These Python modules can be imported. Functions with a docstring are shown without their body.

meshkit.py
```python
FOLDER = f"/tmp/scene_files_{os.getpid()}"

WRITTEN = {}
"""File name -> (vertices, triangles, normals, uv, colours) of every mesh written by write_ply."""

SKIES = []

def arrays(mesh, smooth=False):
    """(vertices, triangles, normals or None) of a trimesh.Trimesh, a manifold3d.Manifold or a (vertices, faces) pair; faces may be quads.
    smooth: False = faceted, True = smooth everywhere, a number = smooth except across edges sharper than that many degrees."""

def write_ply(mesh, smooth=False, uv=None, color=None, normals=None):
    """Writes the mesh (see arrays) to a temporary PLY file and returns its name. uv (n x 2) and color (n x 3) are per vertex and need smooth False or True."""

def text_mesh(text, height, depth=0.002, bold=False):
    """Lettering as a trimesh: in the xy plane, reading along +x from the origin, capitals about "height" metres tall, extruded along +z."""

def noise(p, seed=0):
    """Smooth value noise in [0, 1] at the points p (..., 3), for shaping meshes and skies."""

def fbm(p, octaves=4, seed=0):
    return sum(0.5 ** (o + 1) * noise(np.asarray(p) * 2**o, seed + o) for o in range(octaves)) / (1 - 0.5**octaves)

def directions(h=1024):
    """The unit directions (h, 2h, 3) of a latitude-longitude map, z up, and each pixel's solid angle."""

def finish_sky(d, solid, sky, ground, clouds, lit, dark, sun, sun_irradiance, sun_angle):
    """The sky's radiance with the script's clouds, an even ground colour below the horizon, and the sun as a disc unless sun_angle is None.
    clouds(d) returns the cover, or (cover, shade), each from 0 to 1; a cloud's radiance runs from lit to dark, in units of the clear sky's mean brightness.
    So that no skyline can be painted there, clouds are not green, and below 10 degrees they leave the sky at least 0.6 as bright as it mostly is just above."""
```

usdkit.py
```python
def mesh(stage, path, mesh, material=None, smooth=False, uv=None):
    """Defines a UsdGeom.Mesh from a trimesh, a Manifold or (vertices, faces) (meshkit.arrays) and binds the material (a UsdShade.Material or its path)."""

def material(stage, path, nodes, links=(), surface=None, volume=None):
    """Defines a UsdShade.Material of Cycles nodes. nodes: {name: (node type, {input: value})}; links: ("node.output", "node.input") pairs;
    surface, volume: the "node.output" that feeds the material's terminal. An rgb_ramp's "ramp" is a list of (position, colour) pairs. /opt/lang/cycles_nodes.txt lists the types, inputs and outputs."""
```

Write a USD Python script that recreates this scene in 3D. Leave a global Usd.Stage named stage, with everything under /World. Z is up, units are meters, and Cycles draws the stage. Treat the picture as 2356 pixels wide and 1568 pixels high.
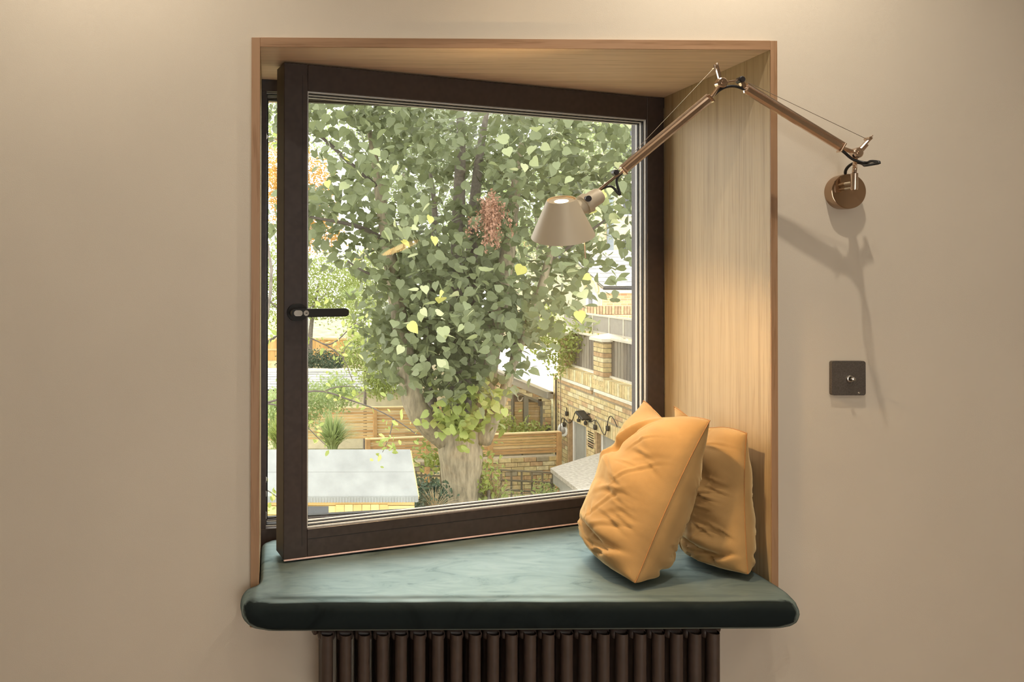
import math, random
import numpy as np, trimesh, manifold3d as m3
from scipy.spatial.transform import Rotation as Rot
from pxr import Usd, UsdGeom, UsdLux, UsdShade, Gf, Sdf, Vt
import usdkit, meshkit

stage = Usd.Stage.CreateInMemory()
UsdGeom.SetStageUpAxis(stage, 'Z'); UsdGeom.SetStageMetersPerUnit(stage, 1.0)
stage.SetDefaultPrim(UsdGeom.Xform.Define(stage, '/World').GetPrim())
UsdGeom.Scope.Define(stage, '/World/Looks')
rng = np.random.default_rng(7)
rnd = random.Random(7)

# ------------------------------------------------------------------ camera, sky, sun, room and added fill lamps, exposure
FPX, PPX, PPY = 1605.5, 647.2, 620.6
EYE = np.array([0.0, -1.75, 1.49])
RC = Rot.from_rotvec([0.0054, -0.0018, -0.0136]).as_matrix()      # columns: right, forward, up
cam = UsdGeom.Camera.Define(stage, '/World/camera')
cam.CreateHorizontalApertureAttr(36.0); cam.CreateVerticalApertureAttr(36.0 * 1568 / 2356)
cam.CreateFocalLengthAttr(36.0 * FPX / 2356)
cam.CreateHorizontalApertureOffsetAttr(36.0 * (1178 - PPX) / 2356)
cam.CreateVerticalApertureOffsetAttr(-36.0 * (784 - PPY) / 2356)
cam.CreateClippingRangeAttr(Gf.Vec2f(0.05, 500.0))
cam.CreateExposureAttr(0.0)
M = np.eye(4); M[0, :3], M[1, :3], M[2, :3], M[3, :3] = RC[:, 0], RC[:, 2], -RC[:, 1], EYE
cam.AddTransformOp().Set(Gf.Matrix4d(M.tolist()))

dome = UsdLux.DomeLight.Define(stage, '/World/sky')
dome.CreateColorAttr(Gf.Vec3f(1.0, 0.985, 0.93)); dome.CreateIntensityAttr(1.3)
sun = UsdLux.DistantLight.Define(stage, '/World/sun')
sun.CreateColorAttr(Gf.Vec3f(1.0, 0.93, 0.78)); sun.CreateIntensityAttr(0.9); sun.CreateAngleAttr(6.0)
def aim(d):                                                        # a frame whose -Z looks along d
    d = np.array(d, float) / np.linalg.norm(d); z = -d
    x = np.cross([0, 1, 0] if abs(z[2]) > .9 else [0, 0, 1], z); x /= np.linalg.norm(x); y = np.cross(z, x)
    m = np.eye(4); m[0, :3], m[1, :3], m[2, :3] = x, y, z
    return m
sun.AddTransformOp().Set(Gf.Matrix4d(aim((0.62, 0.42, -0.85)).tolist()))
CEIL = 2.85
KEY_AND_FILL_LIGHTS = [(1.15, -0.42, 4.2), (-0.45, -0.44, 3.2), (0.5, -1.5, 1.8), (-1.2, -1.6, 1.6), (2.1, -1.6, 1.8), (0.5, -2.6, 1.8)]  # lamps behind the pair at the window wall are unseen, added as fill
for i, (x, y, power) in enumerate(KEY_AND_FILL_LIGHTS):
    l = UsdLux.SphereLight.Define(stage, f'/World/key_and_fill_lamp_{i + 1:03d}')
    l.CreateRadiusAttr(0.012); l.CreateColorAttr(Gf.Vec3f(1.0, 0.90, 0.76)); l.CreateIntensityAttr(power / (math.pi * .012 ** 2))
    s = UsdLux.ShapingAPI.Apply(l.GetPrim()); s.CreateShapingConeAngleAttr(68.0); s.CreateShapingConeSoftnessAttr(0.9)
    m = aim((0, 0, -1)); m[3, :3] = (x, y, CEIL - .03)
    l.AddTransformOp().Set(Gf.Matrix4d(m.tolist()))

def ray(px, py):
    return RC @ np.array([(px - PPX) / FPX, 1.0, -(py - PPY) / FPX])
def P(px, py, Y):                                                  # the point of a pixel on the plane y = Y
    r = ray(px, py); return EYE + r * ((Y - EYE[1]) / r[1])
def PX(px, py, X):                                                 # ... on the plane x = X
    r = ray(px, py); return EYE + r * (X / r[0])
def PZ(px, py, Z):
    r = ray(px, py); return EYE + r * ((Z - EYE[2]) / r[2])
def PPL(px, py, o, n):                                             # ... on the plane through o with normal n
    r = ray(px, py); return EYE + r * (np.dot(np.asarray(o) - EYE, n) / np.dot(r, n))
def D(px, py, d): return P(px, py, d - 1.75)                       # ... at d metres from the camera

# ------------------------------------------------------------------ helpers
origin, used = {}, {}
def fresh(parent, name):
    k = used[(parent, name)] = used.get((parent, name), -1) + 1
    return f'{parent}/{name}' + (f'_{k:03d}' if k else '')
def tag(prim, label=None, cat=None, group=None, kind=None):
    for k, v in (('label', label), ('category', cat), ('group', group), ('kind', kind)):
        if v: prim.SetCustomDataByKey(k, v)
    return prim
def thing(name, label, cat, loc=(0, 0, 0), group=None, kind=None):
    path = fresh('/World', name)
    x = UsdGeom.Xform.Define(stage, path); x.AddTranslateOp().Set(Gf.Vec3d(*map(float, loc)))
    origin[path] = np.array(loc, float)
    return tag(x.GetPrim(), label, cat, group, kind)
def arr(mesh):
    if hasattr(mesh, 'to_mesh'):
        m = mesh.to_mesh(); return trimesh.Trimesh(m.vert_properties[:, :3].astype(float), m.tri_verts, process=False)
    if isinstance(mesh, (tuple, list)) and len(mesh) == 2 and isinstance(mesh[0], np.ndarray):
        v, f, _ = meshkit.arrays(mesh); return trimesh.Trimesh(v, f, process=False)
    if isinstance(mesh, (tuple, list)): return trimesh.util.concatenate([arr(x) for x in mesh])
    return mesh
def obj(name, mesh, material, parent=None, smooth=False, label=None, cat=None, group=None, kind=None):
    """One Mesh prim; mesh in world coordinates."""
    base = '/World' if parent is None else str(parent.GetPath())
    path = fresh(base, name); m = arr(mesh).copy()
    o = origin.get(base, np.zeros(3)); origin[path] = o
    m.vertices = np.asarray(m.vertices) - o
    return tag(usdkit.mesh(stage, path, m, material, smooth=smooth).GetPrim(), label, cat, group, kind)
def cat_(*ms): return trimesh.util.concatenate([arr(m) for m in ms])

EYE3 = np.eye(3)
def obox(c, size, R=EYE3, bevel=0.0):
    """A box about c whose axes are the columns of R, edges chamfered."""
    h = np.array(size, float) / 2
    if bevel <= 0:
        t = trimesh.creation.box(extents=2 * h)
    else:
        b = min(bevel, h.min() * .95); pts = []
        for s in np.ndindex(2, 2, 2):
            sg = np.array(s) * 2 - 1
            for k in range(3):
                q = h - b; q = q.copy(); q[k] = h[k]; pts.append(sg * q)
        t = trimesh.convex.convex_hull(np.array(pts))
    t.vertices = np.asarray(t.vertices) @ np.asarray(R).T + np.asarray(c)
    return t
def box(lo, hi, bevel=0.0):
    lo, hi = np.minimum(lo, hi).astype(float), np.maximum(lo, hi).astype(float)
    return obox((lo + hi) / 2, hi - lo, EYE3, bevel)
def frame_of(d, up=(0, 0, 1)):
    """Columns: d, side, up-ish."""
    d = np.array(d, float) / np.linalg.norm(d); u = np.array(up, float)
    if abs(d @ u) > .98: u = np.array([0, 1.0, 0])
    s = np.cross(u, d); s /= np.linalg.norm(s)
    return np.stack([d, s, np.cross(d, s)], 1)
def bar(a, b, w, h=None, bevel=0.0, up=(0, 0, 1), ext=0.0):
    a, b = np.array(a, float), np.array(b, float); L = np.linalg.norm(b - a) + ext
    return obox((a + b) / 2, (L, w, h if h else w), frame_of(b - a, up), bevel)
def tube(pts, r, sides=8, cap=True):
    p = np.asarray(pts, float); n = len(p); r = np.broadcast_to(r, (n,))
    t = np.gradient(p, axis=0); t /= np.linalg.norm(t, axis=1, keepdims=True) + 1e-12
    a = np.cross(t[0], [0, 0, 1.0] if abs(t[0][2]) < .9 else [1.0, 0, 0]); a /= np.linalg.norm(a)
    ang = np.arange(sides) * 2 * math.pi / sides; V = []
    for i in range(n):
        a = a - t[i] * (a @ t[i]); a /= np.linalg.norm(a) + 1e-12; b = np.cross(t[i], a)
        V.append(p[i] + r[i] * (np.cos(ang)[:, None] * a + np.sin(ang)[:, None] * b))
    V = np.vstack(V); F = []
    for i in range(n - 1):
        for j in range(sides):
            k = (j + 1) % sides; A, B, C, E = i * sides + j, i * sides + k, (i + 1) * sides + k, (i + 1) * sides + j
            F += [[A, B, C], [A, C, E]]
    if cap:
        V = np.vstack([V, p[0], p[-1]]); c0, c1 = len(V) - 2, len(V) - 1
        for j in range(sides):
            k = (j + 1) % sides
            F += [[c0, k, j], [c1, (n - 1) * sides + j, (n - 1) * sides + k]]
    return trimesh.Trimesh(V, F, process=False)
def rod(a, b, r, sides=12): return tube([a, b], r, sides)
def spline(pts, n=24):
    from scipy.interpolate import CubicSpline
    p = np.asarray(pts, float); s = np.concatenate([[0], np.cumsum(np.linalg.norm(np.diff(p, axis=0), axis=1))])
    return CubicSpline(s, p)(np.linspace(0, s[-1], n))
def lathe(profile, a, d, sides=40):
    """profile: (along, radius) pairs, revolved about the axis from a along d."""
    f = frame_of(d); pr = np.array(profile, float); ang = np.arange(sides) * 2 * math.pi / sides
    V = np.vstack([np.array(a) + x * f[:, 0] + r * (np.cos(ang)[:, None] * f[:, 1] + np.sin(ang)[:, None] * f[:, 2]) for x, r in pr])
    F = []
    for i in range(len(pr) - 1):
        for j in range(sides):
            k = (j + 1) % sides; A, B, C, E = i * sides + j, i * sides + k, (i + 1) * sides + k, (i + 1) * sides + j
            F += [[A, B, C], [A, C, E]]
    return trimesh.Trimesh(V, F, process=False)
def prism(poly, depth, R=EYE3, o=(0, 0, 0)):
    """A 2D polygon in the first two columns of R, extruded along the third."""
    from shapely.geometry import Polygon
    g = poly if hasattr(poly, 'exterior') else Polygon(poly)
    t = trimesh.creation.extrude_polygon(g, depth, engine='earcut')
    t.vertices = np.asarray(t.vertices) @ np.asarray(R).T + np.asarray(o)
    if np.linalg.det(R) < 0: t.invert()
    return t
def ball(c, r, n=2):
    t = trimesh.creation.icosphere(n, 1.0); t.vertices = np.asarray(t.vertices) * r + np.asarray(c); return t
def hull(pts_r, n=12):
    return m3.Manifold.batch_hull([m3.Manifold.sphere(r, n).translate(tuple(map(float, c))) for c, r in pts_r])

# ------------------------------------------------------------------ materials
def col8(*c):                                                      # an sRGB colour as linear
    c = np.array(c, float) / 255
    return tuple(np.where(c < .04045, c / 12.92, ((c + .055) / 1.055) ** 2.4))
def mix3(a, b, t): return tuple(np.array(a) * (1 - t) + np.array(b) * t)
L = '/World/Looks/'
def plain(name, color, rough=.6, metallic=0.0, vary=0.12, scale=12.0, bump=0.0, bscale=200.0, spec=.5, stretch=(1, 1, 1), **extra):
    """A principled surface whose colour wanders a little with a noise."""
    lo, hi = tuple(np.array(color) * (1 - vary)), tuple(np.minimum(np.array(color) * (1 + vary), 1))
    n = {'g': ('geometry', {}), 'm': ('mapping', {'scale': stretch}), 'n': ('noise_texture', {'scale': scale, 'detail': 4.0}),
         'r': ('rgb_ramp', {'ramp': [(.3, lo), (.7, hi)]}),
         'p': ('principled_bsdf', {'roughness': rough, 'metallic': metallic, 'specular_ior_level': spec, **extra})}
    k = [('g.position', 'm.vector'), ('m.vector', 'n.vector'), ('n.fac', 'r.fac'), ('r.color', 'p.base_color')]
    if bump:
        n |= {'bn': ('noise_texture', {'scale': bscale, 'detail': 3.0}), 'b': ('bump', {'strength': bump, 'distance': .002})}
        k += [('m.vector', 'bn.vector'), ('bn.fac', 'b.height'), ('b.normal', 'p.normal')]
    return usdkit.material(stage, L + name, n, k, surface='p.BSDF')
def oak(name, stretch, light, dark):
    n = {'g': ('geometry', {}), 'm': ('mapping', {'scale': stretch}),
         'n1': ('noise_texture', {'scale': 1.0, 'detail': 6.0, 'roughness': .62, 'distortion': .25}),
         'n2': ('noise_texture', {'scale': 4.2, 'detail': 3.0, 'roughness': .7}),
         'r1': ('rgb_ramp', {'ramp': [(.30, dark), (.46, mix3(dark, light, .72)), (.62, light), (.8, mix3(light, dark, .18))]}),
         'r2': ('rgb_ramp', {'ramp': [(.34, (.72, .66, .58)), (.46, (1, 1, 1))]}),
         'mx': ('mix', {'mix_type': 'multiply', 'fac': .75}),
         'b': ('bump', {'strength': .25, 'distance': .0008}), 'p': ('principled_bsdf', {'roughness': .48, 'specular_ior_level': .35})}
    return usdkit.material(stage, L + name, n, [('g.position', 'm.vector'), ('m.vector', 'n1.vector'), ('m.vector', 'n2.vector'), ('n1.fac', 'r1.fac'),
        ('n2.fac', 'r2.fac'), ('r1.color', 'mx.color1'), ('r2.color', 'mx.color2'), ('mx.color', 'p.base_color'), ('n2.fac', 'b.height'), ('b.normal', 'p.normal')], surface='p.BSDF')
def foliage(name, ramp, translucent=.35, rough=.45):
    """Leaves: each leaf (mesh island) takes its own tone, and light comes through it."""
    n = {'g': ('geometry', {}), 'r': ('rgb_ramp', {'ramp': ramp}), 'd': ('principled_bsdf', {'roughness': rough, 'specular_ior_level': .35}),
         'h': ('hsv', {'hue': .485, 'saturation': 1.15, 'value': 1.25}), 't': ('translucent_bsdf', {}), 'x': ('mix_closure', {'fac': translucent})}
    return usdkit.material(stage, L + name, n, [('g.random_per_island', 'r.fac'), ('r.color', 'd.base_color'), ('r.color', 'h.color'), ('h.color', 't.color'),
        ('d.BSDF', 'x.closure1'), ('t.BSDF', 'x.closure2')], surface='x.closure')
def pane(name, tint=(1, 1, 1), ior=1.5, rough=0.0):
    return usdkit.material(stage, L + name, {'t': ('transparent_bsdf', {'color': tint}), 'g': ('glossy_bsdf', {'roughness': rough, 'color': (1, 1, 1)}),
        'q': ('geometry', {}), 'i': ('math', {'math_type': 'multiply_add', 'value2': 1 / ior - ior, 'value3': ior}),   # the same index from either side of the sheet
        'f': ('fresnel', {}), 'x': ('mix_closure', {})}, [('q.backfacing', 'i.value1'), ('i.value', 'f.IOR'), ('f.fac', 'x.fac'), ('t.BSDF', 'x.closure1'), ('g.BSDF', 'x.closure2')], surface='x.closure')
def emit(name, color, strength):
    return usdkit.material(stage, L + name, {'e': ('emission', {'color': color, 'strength': strength})}, surface='e.emission')

# ------------------------------------------------------------------ the room
XL, XR, ZT = -.0511, 1.2721, 2.0787                                # outer edges of the oak lining
xl, xr, zt = -.0305, 1.2556, 2.0557                                # the opening inside it
YL, YR = .278, .4634                                               # where the canted window frame meets the lining, left and right
U = np.array([xr - xl, YR - YL, 0]); WF = np.linalg.norm(U); U /= WF
N = np.array([-U[1], U[0], 0]); Z = np.array([0, 0, 1.0]); FR = np.stack([U, N, Z], 1); FO = np.array([xl, YL, 0])
def fbox(u0, u1, n0, n1, z0, z1, bevel=0.0):                       # a box in the window frame's own axes
    return obox(FO + FR @ np.array([(u0 + u1) / 2, (n0 + n1) / 2, (z0 + z1) / 2]), (u1 - u0, n1 - n0, z1 - z0), FR, bevel)
RX0, RX1, RY0, WT = -2.3, 3.2, -3.5, .62                           # room extents, wall thickness

m_wall = plain('wall_paint', (.60, .53, .43), rough=.9, vary=.035, scale=2.2, bump=.12, bscale=420.0, spec=.2)
m_ceil = plain('ceiling_paint', (.72, .68, .60), rough=.95, vary=.02)
m_floor = oak('floor_oak', (1.2, 14, 14), (.34, .22, .13), (.20, .12, .065))
m_oak_v = oak('oak_upright', (48, 48, .9), (.46, .345, .20), (.34, .245, .135))
m_oak_h = oak('oak_lengthwise', (1.0, 48, 48), (.74, .56, .405), (.60, .44, .30))
m_edge = oak('oak_edge', (18, 18, 1.0), (.36, .215, .12), (.24, .135, .07))
m_edge_h = oak('oak_edge_lengthwise', (1.0, 18, 18), (.36, .215, .12), (.24, .135, .07))

from shapely.geometry import Polygon
hole = [(XL, .648), (XR, .648), (XR, ZT), (XL, ZT)]
wallp = Polygon([(RX0, 0), (RX1, 0), (RX1, CEIL), (RX0, CEIL)], [hole])
Rxz = np.array([[1, 0, 0], [0, 0, 1], [0, 1, 0]]).T.astype(float)  # polygon x -> x, y -> z, depth -> y
obj('wall_back', prism(wallp, WT, Rxz), m_wall, kind='structure')
obj('wall_left', box((RX0 - .2, RY0 - .2, 0), (RX0, WT, CEIL)), m_wall, kind='structure')
obj('wall_right', box((RX1, RY0 - .2, 0), (RX1 + .2, WT, CEIL)), m_wall, kind='structure')
fw0, fw1, fz = -.3, 1.65, 2.15                                       # unseen glazed opening added behind the camera to let in fill daylight
obj('wall_front', prism(Polygon([(RX0, 0), (RX1, 0), (RX1, CEIL), (RX0, CEIL)], [[(fw0, .02), (fw1, .02), (fw1, fz), (fw0, fz)]]), .2, Rxz, (0, RY0 - .2, 0)), m_wall, kind='structure')
obj('floor', box((RX0 - .2, RY0 - .2, -.12), (RX1 + .2, WT, 0)), m_floor, kind='structure')
obj('ceiling', box((RX0 - .2, RY0 - .2, CEIL), (RX1 + .2, WT, CEIL + .15)), m_ceil, kind='structure')

t = thing('trim_1', None, None, (XL, 0, .655), kind='structure')   # the oak lining of the opening
def lining(x0, x1, name):
    p = np.array([(x0, -.010), (x1, -.010), (x1, .56), (x0, .56)])
    return obj(name, box((x0, -.010, .668), (x1, .56, ZT), .0012), m_oak_v, t)
lining(XL, xl, 'side_lining'); lining(xr, XR, 'side_lining')
obj('head_lining', box((xl, -.0095, zt), (xr, .56, ZT - .0005), .0012), m_oak_h, t)
obj('seat_board', box((XL, -.085, .648), (XR - .035, .56, .660), .002), m_edge_h, t)
# the face edge of the lining, solid oak lipping
obj('edge_lipping', box((XL - .0004, -.0125, .668), (xl + .0004, -.0098, ZT), .0006), m_edge, t)
obj('edge_lipping', box((xr - .0004, -.0125, .668), (XR + .0004, -.0098, ZT), .0006), m_edge, t)
obj('edge_lipping', box((xl + .0004, -.0123, zt - .0004), (xr - .0004, -.0098, ZT + .0004), .0006), m_edge_h, t)

m_black0 = plain('added_opening_frame', (.03, .028, .026), rough=.5)
t = thing('window_2', None, None, ((fw0 + fw1) / 2, RY0, 0), kind='structure')  # added opening, sized for the fill light it lets in
for k in range(4):
    a0, a1 = fw0 + (fw1 - fw0) * k / 4, fw0 + (fw1 - fw0) * (k + 1) / 4
    obj('frame', cat_(box((a0, RY0 - .12, .02), (a0 + .05, RY0 - .06, fz)), box((a1 - .05, RY0 - .12, .02), (a1, RY0 - .06, fz)), box((a0 + .05, RY0 - .12, .02), (a1 - .05, RY0 - .06, .09)), box((a0 + .05, RY0 - .12, fz - .06), (a1 - .05, RY0 - .06, fz))), m_black0, t)
    obj('glass_pane', box((a0 + .05, RY0 - .095, .09), (a1 - .05, RY0 - .089, fz - .06)), pane(f'added_opening_glass_{k}'), t)
for i, (x, y, power) in enumerate(KEY_AND_FILL_LIGHTS):                      # ceiling trims of the downlights and of the added fill lamps
    obj('key_and_fill_trim', lathe([(0, .030), (.004, .045), (.012, .048), (.012, .030), (0, .030)], (x, y, CEIL - .012), (0, 0, 1), 24), m_ceil, None, smooth=35, kind='structure')

# ------------------------------------------------------------------ the window: canted frame, sash opened inwards about its right edge
m_frame = plain('dark_bronze_frame', (.040, .0285, .0255), rough=.42, vary=.18, scale=60, spec=.5)
m_rebate = plain('black_gasket', (.008, .008, .009), rough=.5)
m_bead = plain('grey_glazing_bead', (.58, .58, .56), rough=.35, metallic=.0, vary=.05)
m_steel = plain('brushed_steel', (.62, .60, .56), rough=.3, metallic=1.0, vary=.06)
m_sill = plain('outer_sill_metal', (.16, .125, .13), rough=.4, vary=.1)
m_glass = pane('window_glass')
m_black = plain('black_metal', (.012, .0115, .011), rough=.35, vary=.1)

ZB = .690                                                          # bottom of the frame (behind the seat cushion)
w = thing('window_1', None, None, FO + [0, 0, ZB], kind='structure')
ft, fl = .034, .015
frame = [fbox(0, WF, 0, .075, zt - ft, zt, .001), fbox(0, WF, 0, .075, ZB, ZB + .060, .001),
         fbox(0, fl, 0, .075, ZB + .06, zt - ft, .001), fbox(WF - .05, WF, .012, .075, ZB + .06, zt - ft, .001)]
obj('frame', cat_(*frame), m_frame, w)
def step(i0, n0, n1, th, name, mat):                               # an inner step of the rebate, all round
    a = [fbox(i0[0], WF - .05, n0, n1, zt - i0[1] - th, zt - i0[1]), fbox(i0[0], WF - .05, n0, n1, ZB + i0[2], ZB + i0[2] + th),
         fbox(i0[0], i0[0] + th, n0, n1, ZB + i0[2] + th, zt - i0[1] - th)]
    return obj(name, cat_(*a), mat, w)
step((.0150, .0342, .060), .022, .074, .005, 'rebate', m_rebate)
step((.0200, .0392, .065), .046, .072, .0045, 'rebate', m_frame)
step((.0152, .0344, .0602), .0185, .0225, .0018, 'weather_strip', m_bead)
step((.0202, .0394, .0652), .0425, .0465, .0014, 'weather_strip', m_bead)
step((.0246, .0438, .0696), .056, .071, .003, 'rebate', m_rebate)
obj('sill', cat_(fbox(-.02, WF + .02, .075, .17, ZB - .03, ZB + .012, .003), fbox(0, WF, .06, .095, ZB + .012, ZB + .030, .002)), m_sill, w)
for zc in (P(607, 312, YL)[2], P(604, 1105, YL)[2]):
    obj('strike_plate', cat_(fbox(.0122, .0165, .006, .024, zc - .009, zc + .009, .001), fbox(.0135, .0195, .010, .020, zc - .005, zc + .005, .001)), m_steel, w)
obj('strike_plate', cat_(fbox(.0128, .0158, .010, .020, ZB + .085, ZB + .215, .001), fbox(.0126, .0180, .008, .022, ZB + .085, ZB + .105, .001), fbox(.0126, .018, .008, .022, ZB + .15, ZB + .165, .001)), m_steel, w)

HX = np.array([xr - .004, YR - .004]); SL = np.array([.032, .0965])  # hinge edge and free edge of the sash, in plan
SU = np.array([*(HX - SL), 0]); SW = np.linalg.norm(SU); SU /= SW
SN = np.array([-SU[1], SU[0], 0]); SR = np.stack([SU, SN, Z], 1); SO = np.array([*SL, 0]); SB, ST = .7345, 2.0505
def sbox(u0, u1, n0, n1, z0, z1, bevel=0.0):
    return obox(SO + SR @ np.array([(u0 + u1) / 2, (n0 + n1) / 2, (z0 + z1) / 2]), (u1 - u0, n1 - n0, z1 - z0), SR, bevel)
SF, SD = .0665, .066                                               # face width and depth of the sash members
rails = [sbox(0, SF, 0, SD, SB, ST, .0015), sbox(SW - SF, SW, 0, SD, SB, ST, .0015),
         sbox(SF, SW - SF, 0, SD, ST - SF - .004, ST, .0015), sbox(SF, SW - SF, 0, SD, SB, SB + SF + .008, .0015)]
sash = obj('sash', cat_(*rails), m_frame, w)
b0, b1, zb0, zb1 = SF, SW - SF, SB + SF + .008, ST - SF - .004
def beads(d0, d1, th, mat, name):
    obj(name, cat_(sbox(b0, b1, d0, d1, zb0, zb0 + th), sbox(b0, b1, d0, d1, zb1 - th, zb1), sbox(b0, b0 + th, d0, d1, zb0 + th, zb1 - th), sbox(b1 - th, b1, d0, d1, zb0 + th, zb1 - th)), mat, sash)
beads(.006, .012, .0035, m_bead, 'glazing_bead'); beads(.012, .018, .0062, m_rebate, 'gasket')
beads(.018, .026, .0078, m_bead, 'glazing_bead'); beads(.026, .031, .0100, m_rebate, 'gasket'); beads(.031, .038, .0112, m_bead, 'glazing_bead')
obj('glass_pane', sbox(b0 + .002, b1 - .002, .0385, .0445, zb0 + .002, zb1 - .002), m_glass, sash)
obj('face_groove', cat_(sbox(SF + .002, SW - SF, -.0004, .0004, SB + .047, SB + .0485), sbox(SF - .0155, SF - .0145, -.0004, .0004, SB + .03, ST - .03)), m_rebate, sash)
m_lit_edge = plain('pale_pink_lit_edge', (.62, .45, .44), rough=.5, vary=.03)
obj('lit_edge_strip', sbox(.001, SW - .002, -.0018, .004, SB - .0042, SB - .0002, .0008), m_lit_edge, sash)  # added strip whose pale colour paints the lit edge line below the sash
# handle
hz = PPL(690, 718, SO, SN)[2]; hu = lambda px: float((PPL(px, 718, SO, SN) - SO) @ SU)
def capsule2(u0, u1, r, n0, n1, z, sides=16):                       # a stadium standing on the sash face
    a = [(u1 - r + r * math.cos(q), r * math.sin(q)) for q in np.linspace(-math.pi / 2, math.pi / 2, sides)]
    b = [(u0 + r + r * math.cos(q), r * math.sin(q)) for q in np.linspace(math.pi / 2, 3 * math.pi / 2, sides)]
    R = np.stack([SU, Z, SN], 1)
    return prism(a + b, n1 - n0, R, SO + SN * n0 + Z * z)
hd = obj('handle', cat_(capsule2(hu(660), hu(706), .0225, -.007, 0.0, hz), capsule2(hu(661), hu(790), .0108, -.040, -.026, hz), capsule2(hu(676), hu(704), .0105, -.0265, -.006, hz),
    capsule2(hu(662.5), hu(788), .0092, -.0415, -.0395, hz)), m_black, w, smooth=30)
obj('release_button', capsule2(hu(664.5), hu(684), .0076, -.0437, -.041, hz), m_steel, hd, smooth=30)
cy = SO + SU * hu(692) + Z * hz
obj('lock_cylinder', lathe([(0, 0), (0, .0072), (.0016, .0076), (.004, .0076)], cy - SN * .0452, SN, 24), m_steel, hd, smooth=30)
obj('keyway', sbox(hu(692) - .0022, hu(692) + .0026, -.0456, -.0450, hz - .0011, hz + .0011), m_rebate, hd)

# ------------------------------------------------------------------ velvet seat cushion
n = {'g': ('geometry', {}), 'm': ('mapping', {'scale': (4, 15, 4)}), 'n': ('noise_texture', {'scale': 1.5, 'detail': 5.0, 'roughness': .6, 'distortion': 1.4}),
     'r': ('rgb_ramp', {'ramp': [(.30, (.006, .009, .009)), (.45, (.010, .0145, .0145)), (.7, (.012, .017, .017))]}),
     'rs': ('rgb_ramp', {'ramp': [(.29, (.28, .39, .39)), (.40, (.42, .57, .57)), (.65, (.52, .67, .67))]}),
     'lw': ('layer_weight', {'blend': .5}), 'rf': ('rgb_ramp', {'ramp': [(.42, (0, 0, 0)), (.58, (.60, .60, .60)), (.66, (.60, .60, .60)), (.95, (.1, .1, .1))]}),   # the pile shines only when seen along its nap
     'bn': ('noise_texture', {'scale': 700.0, 'detail': 2.0}), 'b': ('bump', {'strength': .25, 'distance': .001}),
     'p': ('principled_bsdf', {'roughness': .9, 'specular_ior_level': .1, 'sheen_weight': .06, 'sheen_roughness': .4, 'sheen_tint': (.60, .84, .82)}),
     'gl': ('glossy_bsdf', {'roughness': .62}), 'x': ('mix_closure', {})}
m_velvet = usdkit.material(stage, L + 'teal_velvet', n, [('g.position', 'm.vector'), ('m.vector', 'n.vector'), ('n.fac', 'r.fac'), ('n.fac', 'rs.fac'), ('r.color', 'p.base_color'),
    ('rs.color', 'gl.color'), ('lw.facing', 'rf.fac'), ('rf.color', 'x.fac'), ('p.BSDF', 'x.closure1'), ('gl.BSDF', 'x.closure2'), ('g.position', 'bn.vector'), ('bn.fac', 'b.height'), ('b.normal', 'p.normal')], surface='x.closure')
ct, cb = .7255, .6615                                              # top and underside
zc = (ct + cb) / 2 - .003; hc = (ct - cb) / 2
cx0, cx1 = P(551, 1395, -.09)[0], P(1835, 1395, -.09)[0]
pts = []
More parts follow.
